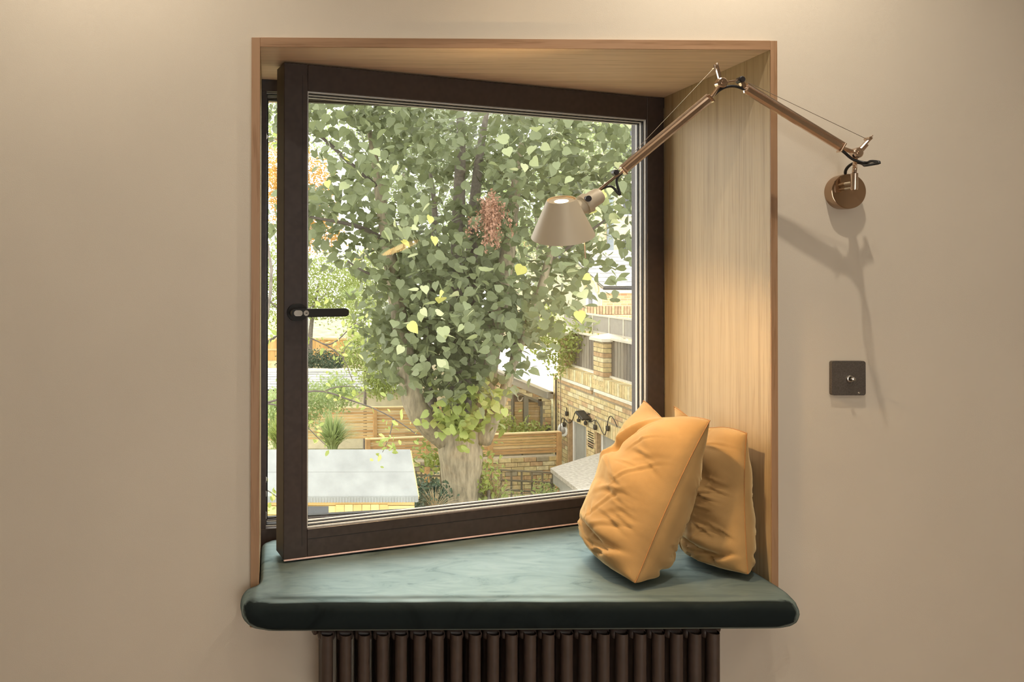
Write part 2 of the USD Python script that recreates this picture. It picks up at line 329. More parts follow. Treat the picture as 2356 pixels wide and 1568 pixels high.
for sx, cxx in ((-1, cx0), (1, cx1)):
    for q in np.linspace(0, math.pi, 11):                           # ends rounded in elevation, corners rounded in plan
        for yy, ins in ((-.118, .020), (-.105, .006), (-.08, .0), (-.03, .0)):
            pts.append(((cxx - sx * (.034 + ins) + sx * .018 * math.sin(q), yy, zc + (hc - .0155) * math.cos(q)), .016))
front = hull(pts, 20)
front = front ^ m3.Manifold.cube((4, 1, 1)).translate((-2, -1.0126, .3))   # its flat back rests on the wall
def q(x, y, z, r): return ((x, y, z), r)
fy = lambda x: YL + (x - xl) * (YR - YL) / (xr - xl) - .004
bp = []
for z, r in ((ct - .016, .016), (cb + .016, .016)):
    bp += [q(xl + .018, -.09, z, r), q(xr - .018, -.09, z, r), q(xl + .018, fy(xl) - .017, z, r), q(xr - .018, fy(xr) - .017, z, r)]
cush = (front + hull(bp, 20)).refine_to_length(.012)
cm = arr(cush); cm.merge_vertices()
trimesh.smoothing.filter_taubin(cm, .5, -.52, 12)
v = np.asarray(cm.vertices); nz = meshkit.fbm(v * [6, 10, 6], 3, 4) - .5
v[:, 2] += np.where(v[:, 2] > .70, nz * .006, 0)
v[:, 2] = np.maximum(v[:, 2], cb)
cm.vertices = v
obj('seat_cushion', cm, m_velvet, None, smooth=True, label='long dark teal velvet cushion on the window seat, its rounded front overhanging the radiator', cat='cushion')

# ------------------------------------------------------------------ two mustard pillows
def velvet(name, base, sheen, tint):
    n = {'g': ('geometry', {}), 'n': ('noise_texture', {'scale': 9.0, 'detail': 4.0, 'distortion': .6}),
         'r': ('rgb_ramp', {'ramp': [(.3, tuple(np.array(base) * .82)), (.7, tuple(np.array(base) * 1.1))]}), 'bn': ('noise_texture', {'scale': 900.0, 'detail': 2.0}),
         'b': ('bump', {'strength': .2, 'distance': .001}), 'p': ('principled_bsdf', {'roughness': .8, 'specular_ior_level': .2, 'sheen_weight': sheen, 'sheen_roughness': .4, 'sheen_tint': tint})}
    return usdkit.material(stage, L + name, n, [('g.position', 'n.vector'), ('n.fac', 'r.fac'), ('r.color', 'p.base_color'), ('g.position', 'bn.vector'), ('bn.fac', 'b.height'), ('b.normal', 'p.normal')], surface='p.BSDF')
m_must = velvet('mustard_velvet', (.39, .232, .088), .62, (1, .86, .5))
m_pipe = plain('mustard_piping', (.34, .16, .05), rough=.8, vary=.1)
def pillow(bl, br, tl, tr, thick, seed, label):
    """bl, br, tl, tr: its four corners (back low, front low, back high, front high); it bulges both ways."""
    bl, br, tl, tr = map(np.array, (bl, br, tl, tr)); nu, nv = 70, 96
    u, vv = np.meshgrid(np.linspace(-1, 1, nu), np.linspace(-1, 1, nv), indexing='ij')
    # pinched outline: the sides draw in between the corners
    iu = .085 * (1 - vv ** 2) ** .9; iv = np.where(vv > 0, .15 * np.exp(-((u + .25) / .62) ** 2), -.03) * (1 - u ** 2) ** .8
    s = (u * (1 - iu) + 1) / 2; r = (vv * (1 - iv) + 1) / 2
    base = ((1 - s) * (1 - r))[..., None] * bl + (s * (1 - r))[..., None] * br + ((1 - s) * r)[..., None] * tl + (s * r)[..., None] * tr
    nrm = np.cross(br - bl, tl - bl); nrm /= np.linalg.norm(nrm)
    if nrm[0] > 0: nrm = -nrm
    body = np.clip((1 - np.abs(u) ** 2.2), 0, 1) ** .56 * np.clip((1 - np.abs(vv) ** np.where(vv < 0, 5.0, 2.6)), 0, 1) ** .56
    belly = thick * body * (1.0 - .16 * vv)                          # fuller below, as the filling sinks
    sides = []
    g = lambda x, a: np.exp(-(x / a) ** 2)
    gp = np.random.default_rng(seed); cr_ = [(gp.uniform(-.8, .8), gp.uniform(-.85, .85), gp.normal() * .45 + (.0 if k % 3 else .9), gp.uniform(.15, .45), gp.uniform(.022, .05), gp.uniform(.0015, .0048)) for k in range(18)]
    cr_ += [(gp.uniform(.35, .75), gp.uniform(-.6, .4), gp.normal() * .25 - .2, gp.uniform(.12, .25), gp.uniform(.02, .035), gp.uniform(.004, .007)) for k in range(10)]
    cr_ += [(gp.uniform(-.4, .6), gp.uniform(-.97, -.72), gp.normal() * .3, gp.uniform(.15, .4), gp.uniform(.02, .03), gp.uniform(.004, .008)) for k in range(9)]
    for sg in (1, -1):
        p3 = np.stack([u * 2.2, vv * 3.1, np.full_like(u, seed * 7.3 + sg * 3)], -1)
        wr = (meshkit.fbm(p3 * [.7, .6, 1], 3, seed) - .5) * .020 + (np.abs(meshkit.noise(p3 * [.8, 1.3, 1] + 9, seed) - .5) - .25) * .012
        fold = np.sin(10 * vv + 3 * u + 2.2 * meshkit.noise(p3 * .8, seed + 3)) * .005 * g(u - .55, .45)           # drag lines off the front seam
        low = np.sin(24 * vv + 6 * np.sin(2.2 * u + 1)) * .006 * np.clip((-.62 - vv) / .2, 0, 1) * (1.2 - np.abs(u - .5))  # crumpled where it stands
        crease = -.024 * g(.75 * (u + .12) - .55 * (vv - .50), .055) * g(u + .05, .42) * g(vv - .5, .32) + .016 * g(.75 * (u + .12) - .55 * (vv - .50) + .08, .08) * g(u + .05, .5) * g(vv - .5, .4)
        dent = -.030 * g(vv + .72 + .05 * np.sin(3 * u), .045) * g(u - .25, .6) + .010 * g(vv + .62, .06) * g(u - .2, .5) - .014 * g(vv - .28 + .1 * u, .10) * g(u + .35, .45) + .012 * g(vv - .12 + .1 * u, .12) * g(u + .35, .5)
        for (a0, b0_, th, ln, wd_, dp) in cr_:                          # short creases with a lifted lip
            du, dv = (u - a0), (vv - b0_) * 1.4; al, ac = du * math.cos(th) + dv * math.sin(th), -du * math.sin(th) + dv * math.cos(th)
            ac = ac + .25 * al ** 2; wr = wr + dp * g(al, ln) * (g(ac - wd_ * 1.3, wd_ * 1.3) * .8 - g(ac, wd_))
        h = belly + np.minimum(body * 1.8, 1) * (wr + fold + low + crease + dent) * (1 if sg > 0 else .6)
        sides.append(base + nrm * (sg * np.maximum(h, 0) )[..., None])
    V = np.vstack([a.reshape(-1, 3) for a in sides]); F = []
    idx = np.arange(nu * nv).reshape(nu, nv)
    q0, q1, q2, q3 = idx[:-1, :-1].ravel(), idx[1:, :-1].ravel(), idx[1:, 1:].ravel(), idx[:-1, 1:].ravel()
    F = np.vstack([np.stack([q0, q1, q2], 1), np.stack([q0, q2, q3], 1)])
    mesh = trimesh.Trimesh(V, np.vstack([F, F[:, ::-1] + nu * nv]), process=False); mesh.merge_vertices()
    if mesh.volume < 0: mesh.invert()
    # settle it on the seat
    vv3 = np.asarray(mesh.vertices); floor_z = ct - .001
    low = vv3[:, 2] < floor_z + .03
    vv3[low, 2] = floor_z + .03 * np.exp((vv3[low, 2] - floor_z - .03) / .03) * .98
    mesh.vertices = vv3
    c = (bl + br) / 2
    t = thing('scatter_cushion', label, 'cushion', (c[0], c[1], floor_z))
    cov = obj('cover', mesh, m_must, t, smooth=True)
    edge = np.vstack([base[:, 0], base[-1, 1:], base[::-1, -1][1:], base[0, ::-1][1:]])
    edge = edge + nrm * .0006; edge[:, 2] = np.where(edge[:, 2] < floor_z + .03, floor_z + .004 + .03 * np.exp((edge[:, 2] - floor_z - .03) / .03) * .9, edge[:, 2])
    obj('piping', tube(edge, .0013, 6, False), m_pipe, t, smooth=True)
    return t
pillow(P(1364, 1262, .165), P(1462, 1343, -.075), P(1481, 921, .25), P(1634, 967, -.03), .108, 3, 'mustard velvet scatter cushion standing nearest the open window, its front face lit by the lamp')
pillow(P(1600, 1290, .15) * [0, 1, 1] + [1.150, 0, 0], P(1722, 1322, -.03), P(1551, 934, .28), P(1719, 996, .0), .078, 11, 'mustard velvet scatter cushion leaning on the oak side board, half in shade')

# ------------------------------------------------------------------ light switch
m_plate = plain('dark_bronze_plate', (.105, .090, .078), rough=.42, metallic=.35, vary=.25, scale=260, bump=.25, bscale=900)
c = P(1946.5, 868.5, 0); hs = .0432
t = thing('light_switch', 'square dark bronze switch plate with a single toggle, on the wall below the lamp', 'switch', c)
from shapely.geometry import box as sbx
pl = sbx(-hs + .006, -hs + .006, hs - .006, hs - .006).buffer(.006)
Rw = np.array([[1, 0, 0], [0, 0, 1], [0, -1, 0]]).T.astype(float)   # x, z, towards the room
obj('plate', prism(pl, .0085, Rw, c), m_plate, t)
obj('toggle_collar', lathe([(0, .0088), (.004, .0085), (.005, .0072), (.005, .0055)], c + [.0012, -.0085, -.001], (0, -1, 0), 28), m_steel, t, smooth=40)
tg = c + [.0012, -.0085, -.001]
obj('toggle', tube([tg, tg + [0, -.008, .0005], tg + [0, -.0145, .001], tg + [0, -.016, .001]], [.0028, .0034, .0046, .002], 14), m_steel, t, smooth=40)
obj('screw', lathe([(0, .0026), (.0008, .0022), (.001, 0)], c + [.026, -.0085, -.037], (0, -1, 0), 14), m_steel, t, smooth=40)

# ------------------------------------------------------------------ radiator
m_rad = plain('brown_radiator', (.060, .041, .033), rough=.42, vary=.14, scale=40, spec=.5)
rx0, rx1 = P(729, 1540, -.075)[0], P(1645, 1540, -.075)[0]; ns = 22; pitch = (rx1 - rx0) / ns
t = thing('radiator', 'dark brown column radiator on the wall under the window seat', 'radiator', ((rx0 + rx1) / 2, -.02, .08))
zt_r, zb_r = .642, .14
for i in range(ns):
    x = rx0 + pitch * (i + .5); parts = []
    for y in (-.101, -.066, -.030):
        parts.append(tube([(x, y, zb_r), (x, y, zt_r)], .0145, 12, False))
    for z in (zb_r, zt_r):
        parts.append(arr(hull([((x + s * pitch * .24, y, z + dz), .0105) for s in (-1, 1) for y in (-.088, -.030) for dz in (-.012, -.006 if z == zt_r else .012)], 12)))
    obj('section', cat_(*parts), m_rad, t, smooth=35)
for z in (zb_r, zt_r):
    for s, x in ((-1, rx0), (1, rx1)):
        obj('end_plug', lathe([(0, 0), (0, .016), (.004, .019), (.010, .019), (.014, .013), (.014, 0)], (x - s * .002, -.066, z), (s, 0, 0), 20), m_rad, t, smooth=35)
a = P(1658, 1473, -.066)
obj('bleed_valve', cat_(rod((rx1 + .010, -.066, zt_r), (rx1 + .018, -.066, zt_r), .0055), rod((rx1 + .013, -.066, zt_r), (rx1 + .013, -.075, zt_r), .0035)), m_steel, t, smooth=35)
for x in (rx0 + .12, rx1 - .12):
    obj('foot', cat_(obox((x, -.066, .06), (.02, .10, .12), EYE3, .004), obox((x, -.066, .008), (.05, .13, .016), EYE3, .004)), m_rad, t)

# ------------------------------------------------------------------ wall lamp
m_alu = usdkit.material(stage, L + 'satin_aluminium', {'p': ('principled_bsdf', {'base_color': (.72, .58, .47), 'metallic': 1.0, 'roughness': .2})}, surface='p.BSDF')
m_alu_m = plain('matt_aluminium', (.50, .43, .315), rough=.5, metallic=.15, vary=.03)
m_disc = usdkit.material(stage, L + 'polished_plate', {'p': ('principled_bsdf', {'base_color': (.46, .33, .23), 'metallic': 1.0, 'roughness': .13})}, surface='p.BSDF')
m_cord = plain('black_cord', (.010, .010, .010), rough=.45)
m_knob = plain('black_knob', (.014, .011, .012), rough=.4)
m_bulb = emit('bulb_glow', (1.0, .67, .33), 1700.0)
m_wire = plain('steel_wire', (.30, .25, .20), rough=.4, metallic=.8)
YA = -.088                                                          # the plane the arms swing in, in front of the wall
def A(px, py, dy=0.0): return P(px, py, YA + dy)
base = P(1945, 441, -.013)
lamp = thing('wall_lamp', 'jointed aluminium swing arm lamp on the wall, its cone shade hanging before the open window', 'lamp', (base[0], 0, base[2]))
obj('wall_plate', lathe([(0, 0), (0, .0435), (.016, .0445), (.0235, .0435), (.0250, .041), (.0252, 0)], (base[0], 0, base[2]), (0, -1, 0), 56), m_disc, lamp, smooth=35)
s0, s1, s2 = P(1965.5, 437, -.052), P(1965.5, 397, -.052), P(1967, 366, -.06)
obj('bracket', cat_(rod(s0 + [0, 0, .018], [s0[0], -.024, s0[2] + .018], .0045), rod(s0 + [0, 0, .006], [s0[0], -.024, s0[2] + .006], .003)), m_alu_m, lamp)
obj('bracket_socket', lathe([(0, 0), (0, .0062), (.004, .0076), (.041, .0076), (.042, .006), (.042, 0)], s0, (0, 0, 1), 24), m_alu, lamp, smooth=35)
p0 = A(1970.5, 352)
obj('stem', tube(spline([s1, (s1 + s2) / 2 + [0, -.001, 0], P(1967, 378, -.068), P(1969, 362, -.08), p0], 16), .0048, 14), m_alu, lamp, smooth=35)
def joint(c, r, name='joint'):
    return obj(name, cat_(lathe([(0, 0), (0, r * .8), (.002, r), (.014, r), (.016, r * .8), (.016, 0)], c + [0, .008, 0], (0, -1, 0), 28), lathe([(0, r * .34), (.002, r * .3), (.002, 0)], c + [0, -.008, 0], (0, -1, 0), 14)), m_alu, lamp, smooth=35)
def flat_arm(a, b, w, h, name):                                     # a rounded box tube with a raised rib along its top
    f = frame_of(b - a, (0, -1, 0)); Ln = np.linalg.norm(b - a)
    up = f[:, 1] if f[2, 1] > 0 else -f[:, 1]
    k = obj(name, obox((a + b) / 2, (Ln, h, w), f, .0045), m_alu, lamp)
    obj('arm_rib', rod(a + up * (h / 2 + .0028), b + up * (h / 2 + .0028), .0036, 10), m_alu, k, smooth=35)
    return k, up
e0, e1 = A(1713, 204), A(1936, 340)
k1, up1 = flat_arm(e0, e1, .013, .0185, 'arm')
obj('arm_end', cat_(bar(e1, p0, .008, .011, .002, (0, -1, 0)), obox(e1, (.004, .024, .016), frame_of(e1 - e0, (0, -1, 0)), .001)), m_alu, lamp)
joint(p0, .0125)
pb = A(2001, 319)
obj('spring_post', cat_(bar(p0, pb, .007, .010, .002, (0, -1, 0)), bar(p0 + [.006, 0, -.004], A(1996, 333), .004, .006, .001, (0, -1, 0)), rod(pb + [-.004, -.008, 0], pb + [-.004, .008, 0], .0042), rod(pb + [.004, 0, .005], A(2008, 311), .0011, 8)), m_alu, lamp, smooth=35)
j1, j2 = A(1659, 191), A(1703.5, 184)
obj('elbow_link', cat_(bar(j1, j2, .004, .008, .001, (0, -1, 0)), bar(j2, e0, .010, .012, .002, (0, -1, 0))), m_alu, lamp)
joint(j1, .0125)
obj('elbow_knob', lathe([(0, 0), (0, .0066), (.003, .0078), (.016, .0078), (.018, .006), (.018, 0)], j2 + [0, .009, 0], (0, -1, 0), 24), m_knob, lamp, smooth=35)
pt = A(1649, 152)
obj('spring_post', cat_(bar(j1, pt, .007, .009, .002, (0, -1, 0)), rod(pt + [-.003, -.007, -.003], pt + [-.003, .007, -.003], .004), rod(pt + [-.006, -.005, -.012], pt + [-.009, -.005, .002], .002, 8), ball(pt + [0, 0, .004], .004)), m_alu, lamp, smooth=35)
f0, f1 = A(1634, 227), A(1434, 393)
k2, up2 = flat_arm(f0, f1, .013, .0175, 'arm')
obj('arm_end', cat_(bar(f0, j1, .007, .010, .002, (0, -1, 0)), obox(f0, (.004, .023, .016), frame_of(f1 - f0, (0, -1, 0)), .001)), m_alu, lamp)
hk = A(1352, 457)
obj('head_rod', cat_(bar(f1, hk, .0055, .0075, .0015, (0, -1, 0)), bar(A(1424, 398, -.004), A(1360, 449, -.004), .003, .003, .0008, (0, -1, 0)), obox(f1, (.004, .022, .016), frame_of(f1 - f0, (0, -1, 0)), .001)), m_alu, lamp)
obj('head_knob', lathe([(0, 0), (0, .006), (.002, .0068), (.014, .0068), (.016, .005), (.016, 0)], A(1415.5, 397) + [0, .008, 0], (0, -1, 0), 20), m_knob, lamp, smooth=35)
obj('wire', rod(A(1641, 158, -.005), A(1418, 393, -.005), .0006, 6), m_wire, lamp)
obj('wire', rod(A(1709, 184, -.004), A(1999, 322, -.004), .0006, 6), m_wire, lamp)
cr = .0033
obj('cord', tube(spline([A(1632, 231), A(1645, 216), A(1663, 203), A(1683, 198), A(1704, 202), A(1716, 208)], 22), cr, 8), m_cord, lamp, smooth=True)
obj('cord', tube(spline([A(1431, 398), A(1419, 413), A(1422, 432), A(1426, 448), A(1419, 441), A(1407, 429), A(1391, 431), A(1382, 436)], 34), cr * .9, 8), m_cord, lamp, smooth=True)
obj('cord', tube(spline([A(1932, 344), A(1950, 357), A(1966, 368), P(1990, 374, -.10), P(2014, 371, -.145), P(2024, 374, -.155), P(2012, 377, -.145), P(1985, 377, -.085), P(1962, 376, -.05), P(1950, 385, -.035), P(1945, 399, -.022)], 60), cr, 8), m_cord, lamp, smooth=True)
# head: socket barrel, collar, cone shade, bulb
def HA(px, py, dy=0.0): return P(px, py, YA - .012 + dy)
ax = np.array([.178, .34, -.923]); ax /= np.linalg.norm(ax)          # the shade opens along this
bc = HA(1294.5, 541); tc = bc - ax * .0885                           # centres of its lower and upper rims
rb, rt = .0705, .0325
sh = [(0, rt), (.0885, rb), (.0895, rb + .0006), (.0895, rb - .0012), (.0885, rb - .0014), (.003, rt - .0014), (0, rt - .0014), (0, rt)]
shade = obj('shade', lathe(sh, tc, ax, 64), m_alu_m, lamp, smooth=35)
obj('shade_cap', lathe([(.004, .0155), (.004, rt - .0012), (.0052, rt - .0012), (.0052, .0155), (.004, .0155)], tc, ax, 48), m_alu_m, shade, smooth=35)
obj('bulb', cat_(ball(tc + ax * .040, .0185, 3)), m_bulb, lamp, smooth=True)
ha, hb = HA(1318, 487), HA(1381, 447)
dh = hb - ha; Lh = np.linalg.norm(dh)
obj('socket', lathe([(-.012, 0), (-.012, .0195), (Lh * .46, .0195), (Lh * .46, .0205), (Lh * .92, .0195), (Lh, .0165), (Lh, 0)], ha, dh, 36), m_alu_m, lamp, smooth=35)
cc = ha + dh * .46
obj('collar', cat_(lathe([(-.006, .0195), (-.006, .0245), (.007, .0245), (.007, .0195)], cc, dh, 36), bar(cc + frame_of(dh, (0, -1, 0))[:, 1] * -.018, HA(1366, 481), .020, .011, .003, dh), rod(HA(1366.5, 480, -.008), HA(1366.5, 480, .004), .0036)), m_alu_m, lamp, smooth=35)
kn = HA(1352, 457, -.022)
obj('tilt_knob', lathe([(0, 0), (0, .0055), (.002, .0070), (.014, .0070), (.014, 0)], kn + [0, .008, 0], (0, -1, 0), 24), m_knob, lamp, smooth=35)
sw = HA(1344.5, 548, .01)
obj('pull_rod', rod(sw, HA(1347, 594, .01), .0016, 8), m_alu, lamp)

# ------------------------------------------------------------------ the garden (ground 4.1 m below the eye)
GZ = -2.6
m_ground = plain('garden_soil', (.30, .29, .17), rough=.95, vary=.5, scale=1.6)
obj('ground', box((-14, .9, GZ - .3), (40, 75, GZ)), m_ground, None, label='garden ground of soil and thin grass below the window', cat='ground', kind='structure')

def template(kind):
    if kind == 'heart':                                             # a lime leaf, folded along its midrib, drooping to its tip
        o = np.array([(0, 0), (.20, -.10), (.42, .02), (.52, .26), (.44, .55), (.22, .82), (0, 1.08)])
        r = np.column_stack([o[:, 0], o[:, 1], .10 * np.abs(o[:, 0]) - .16 * np.maximum(o[:, 1], 0) ** 2])
        l = r[1:-1] * [-1, 1, 1]; mid = np.array([(0, .3, -.02), (0, .68, -.075)])
        V = np.vstack([r, l, mid]); R = list(range(7)); Lf = [0, 7, 8, 9, 10, 11, 6]; F = []
        for s, flip in ((R, False), (Lf, True)):
            t = [[12, s[0], s[1]], [12, s[1], s[2]], [12, s[2], s[3]], [12, s[3], 13], [13, s[3], s[4]], [13, s[4], s[5]], [13, s[5], s[6]]]
            F += [x[::-1] for x in t] if flip else t
        return V - [0, .45, 0], np.array(F)
    if kind == 'oval':
        V = np.array([(0, 0, 0), (.26, .35, .05), (.2, .75, .0), (0, 1, -.08), (-.2, .75, 0), (-.26, .35, .05), (0, .5, -.03)])
        return V - [0, .5, 0], np.array([[6, k, (k + 1) % 6] for k in range(6)])
    V = np.array([(0, 0, 0), (.3, .5, .06), (0, 1, -.06), (-.3, .5, .06)])
    return V - [0, .5, 0], np.array([[0, 1, 2], [0, 2, 3]])
def leaf_frames(n, g, tilt=.75, droop=.55, face=None):
    """Random rotations: leaf normals mostly up and outward, tips hanging."""
    nrm = g.normal(size=(n, 3)) * tilt + [0, -.35, .8]
    nrm /= np.linalg.norm(nrm, axis=1, keepdims=True)
    tip = g.normal(size=(n, 3)) + [0, 0, -droop * 2]
    tip -= nrm * (tip * nrm).sum(1, keepdims=True); tip /= np.linalg.norm(tip, axis=1, keepdims=True)
    return np.stack([np.cross(tip, nrm), tip, nrm], 2)               # columns x, y, z
def leaves(cent, size, kind, g, **k):
    V, F = template(kind); R = leaf_frames(len(cent), g, **k)
    W = np.einsum('nij,vj->nvi', R, V) * np.asarray(size)[:, None, None] + np.asarray(cent)[:, None]
    FF = F[None] + (np.arange(len(cent)) * len(V))[:, None, None]
    return trimesh.Trimesh(W.reshape(-1, 3), FF.reshape(-1, 3), process=False), W, F
def inside(poly, n, g):
    from matplotlib.path import Path
    p = np.array(poly, float)
def in_poly(poly, pts):
    x, y = pts[:, 0], pts[:, 1]; c = np.zeros(len(pts), bool); p = np.array(poly, float)
    for (x0, y0), (x1, y1) in zip(p, np.roll(p, -1, 0)):
        k = ((y0 > y) != (y1 > y)); 
        with np.errstate(divide='ignore', invalid='ignore'):
            c ^= k & (x < (x1 - x0) * (y - y0) / (y1 - y0 + 1e-12) + x0)
    return c
def scatter(poly, n, g, d, spread):
    """n points spread through the volume whose outline, at distance d, is the polygon."""
    p = np.array(poly, float); lo, hi = p.min(0), p.max(0); out = []
    while len(out) < n:
        q = g.uniform(lo, hi, (n * 2, 2)); out.extend(q[in_poly(poly, q)].tolist())
    out = np.array(out[:n]); o = [D(a, b, d) for a, b in out]
    o = np.array(o); o[:, 1] += g.normal(size=n) * spread
    return o

G1 = [(0, (.17, .20, .105)), (.35, (.25, .285, .15)), (.7, (.33, .36, .19)), (.9, (.44, .45, .20)), (1, (.56, .48, .14))]
G2 = [(0, (.27, .33, .10)), (.5, (.38, .43, .14)), (.85, (.48, .49, .17)), (1, (.55, .47, .16))]
m_lime = foliage('lime_leaves', G1); m_shoot = foliage('bright_shoot_leaves', G2)
m_bark = plain('grey_brown_bark', (.25, .215, .145), rough=.9, vary=.35, scale=16, bump=.9, bscale=40, stretch=(1.6, 1.6, .35))
m_bark_d = plain('dark_bark', (.16, .14, .115), rough=.9, vary=.3, scale=20, bump=.6, bscale=60)
m_twig = plain('dark_twigs', (.10, .085, .07), rough=.9, vary=.2)

# ---- the pollarded lime tree close to the window
DT = 9.0
base = D(1063, 1400, DT); base[2] = GZ
tree = thing('lime_tree', 'large pollarded lime tree with a thick grey-brown trunk and heart-shaped leaves, filling the window', 'tree', base)
def limb(pxs, rad, n=22, sides=12, rough=.10, seed=1):
    pts = spline([D(*p) for p in pxs], n); r = np.interp(np.linspace(0, 1, n), np.linspace(0, 1, len(rad)), rad)
    t = tube(pts, r, sides); v = np.asarray(t.vertices); c = np.repeat(pts, sides, 0); k = len(c)
    nz = meshkit.fbm(v[:k] * [7, 7, 2.2], 3, seed) - .5
    v[:k] = c + (v[:k] - c) * (1 + rough * 3 * nz)[:, None]
    t.vertices = v; return t
S = DT / FPX
trunk = limb([(1066, 1400, DT), (1064, 1250, DT), (1063, 1160, DT), (1062, 1090, DT), (1058, 1030, DT), (1056, 985, DT), (1056, 955, DT)], [46 * S, 37 * S, 34 * S, 37 * S, 43 * S, 50 * S, 46 * S], 40, 28, .13)
obj('trunk', trunk, m_bark, tree, smooth=True)
for pts, rad, mat in (
    ([(1035, 1010, DT), (1000, 985, DT), (972, 958, 8.9), (955, 935, 8.9), (945, 900, 8.9), (934, 830, 8.9), (920, 740, 8.95), (905, 640, 9), (890, 550, 9.1), (872, 430, 9.2), (850, 300, 9.3)], [34, 28, 24, 20, 19, 17, 15, 13, 10, 6], m_bark),
    ([(1085, 1010, DT), (1105, 950, 9), (1115, 900, 9), (1124, 840, 9), (1138, 760, 9), (1152, 680, 9), (1165, 600, 9.1), (1180, 480, 9.2), (1200, 330, 9.3)], [34, 24, 22, 21, 18, 17, 15, 11, 6], m_bark),
    ([(1050, 980, 9.2), (1045, 880, 9.3), (1047, 760, 9.4), (1052, 620, 9.4), (1055, 480, 9.5), (1060, 330, 9.5), (1050, 180, 9.6)], [22, 18, 18, 17, 15, 11, 6], m_bark_d),
    ([(1065, 980, 9.3), (1075, 880, 9.5), (1083, 760, 9.5), (1085, 600, 9.6), (1095, 430, 9.6), (1120, 260, 9.7)], [20, 16, 16, 15, 12, 6], m_bark_d),
    ([(1010, 985, 9.2), (990, 900, 9.3), (984, 820, 9.4), (990, 700, 9.5), (1000, 560, 9.5), (990, 400, 9.6)], [16, 10, 9, 9, 8, 4], m_bark_d),
    ([(1110, 1010, 8.9), (1135, 960, 8.8), (1158, 905, 8.8), (1180, 840, 8.8), (1208, 760, 8.9), (1235, 690, 9), (1262, 600, 9), (1300, 480, 9.1)], [22, 13, 10, 9, 9, 9, 7, 3], m_bark),
    ([(1125, 985, 9.1), (1150, 930, 9.1), (1166, 880, 9.1), (1185, 800, 9.2), (1200, 720, 9.3)], [9, 7, 7, 6, 4], m_bark_d),
    ([(1262, 600, 9), (1320, 560, 8.8), (1360, 530, 8.6), (1400, 500, 8.6)], [4, 4, 3, 2], m_twig),
    ([(905, 640, 9), (840, 625, 8.8), (800, 600, 8.7)], [5, 3, 2], m_twig), ([(890, 560, 9), (820, 520, 8.8), (720, 500, 8.6), (650, 480, 8.6)], [6, 5, 3, 2], m_twig),
    ([(872, 430, 9.2), (800, 370, 9), (720, 300, 9), (640, 260, 9)], [5, 5, 3, 2], m_twig)):
    obj('branch', limb(pts, [x * S for x in rad], 30, 12, .07, len(pts)), mat, tree, smooth=True)
g = np.random.default_rng(21)
crown = [(850, 120), (1600, 120), (1600, 560), (1440, 585), (1380, 620), (1325, 680), (1250, 745), (1180, 800), (1120, 880), (1000, 885), (905, 850), (862, 770), (900, 650), (800, 600), (725, 575), (640, 560), (620, 470), (700, 430), (780, 410), (820, 330), (760, 270)]
cl = np.vstack([scatter(crown, 430, g, 9.05, .8), scatter([(560, 100), (900, 100), (900, 330), (700, 330), (560, 280)], 42, g, 9.0, .6), scatter([(860, 600), (1200, 600), (1180, 890), (930, 890)], 60, g, 8.75, .35)])
cen = np.vstack([c + g.normal(size=(k, 3)) * [.20, .16, .15] for c, k in zip(cl, g.integers(13, 24, len(cl)))])
sz = g.uniform(.080, .135, len(cen))
sh_c = np.vstack([c + g.normal(size=(14, 3)) * [.12, .10, .09] for c in scatter([(985, 900), (1060, 905), (1140, 890), (1150, 945), (1110, 985), (1040, 990), (1000, 960)], 15, g, 8.55, .10)])
sh_s = g.uniform(.08, .125, len(sh_c))
near = np.argsort(cen[:, 1])[:210]; rest = np.setdiff1d(np.arange(len(cen)), near)
m, W, F = leaves(cen[near], sz[near], 'heart', g)
tone = [foliage(f'lime_leaf_{w}', [(0, c), (1, c)]) for w, c in (('pale', (.38, .41, .24)), ('mid', (.28, .32, .17)), ('deep', (.19, .225, .12)), ('yellowing', (.46, .46, .15)))]
for k in range(len(near)):
    obj('leaf', trimesh.Trimesh(W[k], F, process=False), tone[[0, 1, 1, 2, 1, 0, 2, 3][int(g.integers(8))]], tree)
m, W, F = leaves(sh_c[:80], sh_s[:80], 'heart', g)
tone2 = [foliage(f'shoot_leaf_{w}', [(0, c), (1, c)]) for w, c in (('pale', (.46, .49, .19)), ('mid', (.37, .43, .14)))]
for k in range(80): obj('leaf', trimesh.Trimesh(W[k], F, process=False), tone2[k % 2], tree)
obj('foliage', leaves(cen[rest], sz[rest], 'heart', g)[0], m_lime, tree, kind='stuff')
obj('shoot_foliage', leaves(sh_c[80:], sh_s[80:], 'heart', g)[0], m_shoot, tree, kind='stuff')
# dried seed clusters
m_seed = foliage('dried_seeds', [(0, (.30, .17, .11)), (.5, (.42, .27, .19)), (1, (.54, .40, .29))], .15)
sd = []
for k in range(46):
    a = D(g.normal(1128, 17), g.uniform(430, 500), 7.9 + g.normal() * .1); Ln = g.uniform(.12, .42)
    pts = a + np.cumsum(g.normal(size=(7, 3)) * [.014, .012, .004] + [0, 0, -Ln / 7], 0)
    sd.append(tube(pts, .0028, 4, False)); c = np.repeat(pts, 4, 0) + g.normal(size=(28, 3)) * .022
    sd.append(leaves(c, g.uniform(.03, .05, 28), 'diamond', g)[0])
obj('dried_seeds', cat_(*sd), m_seed, tree, label='hanging bunches of dried reddish-brown seeds', kind='stuff')

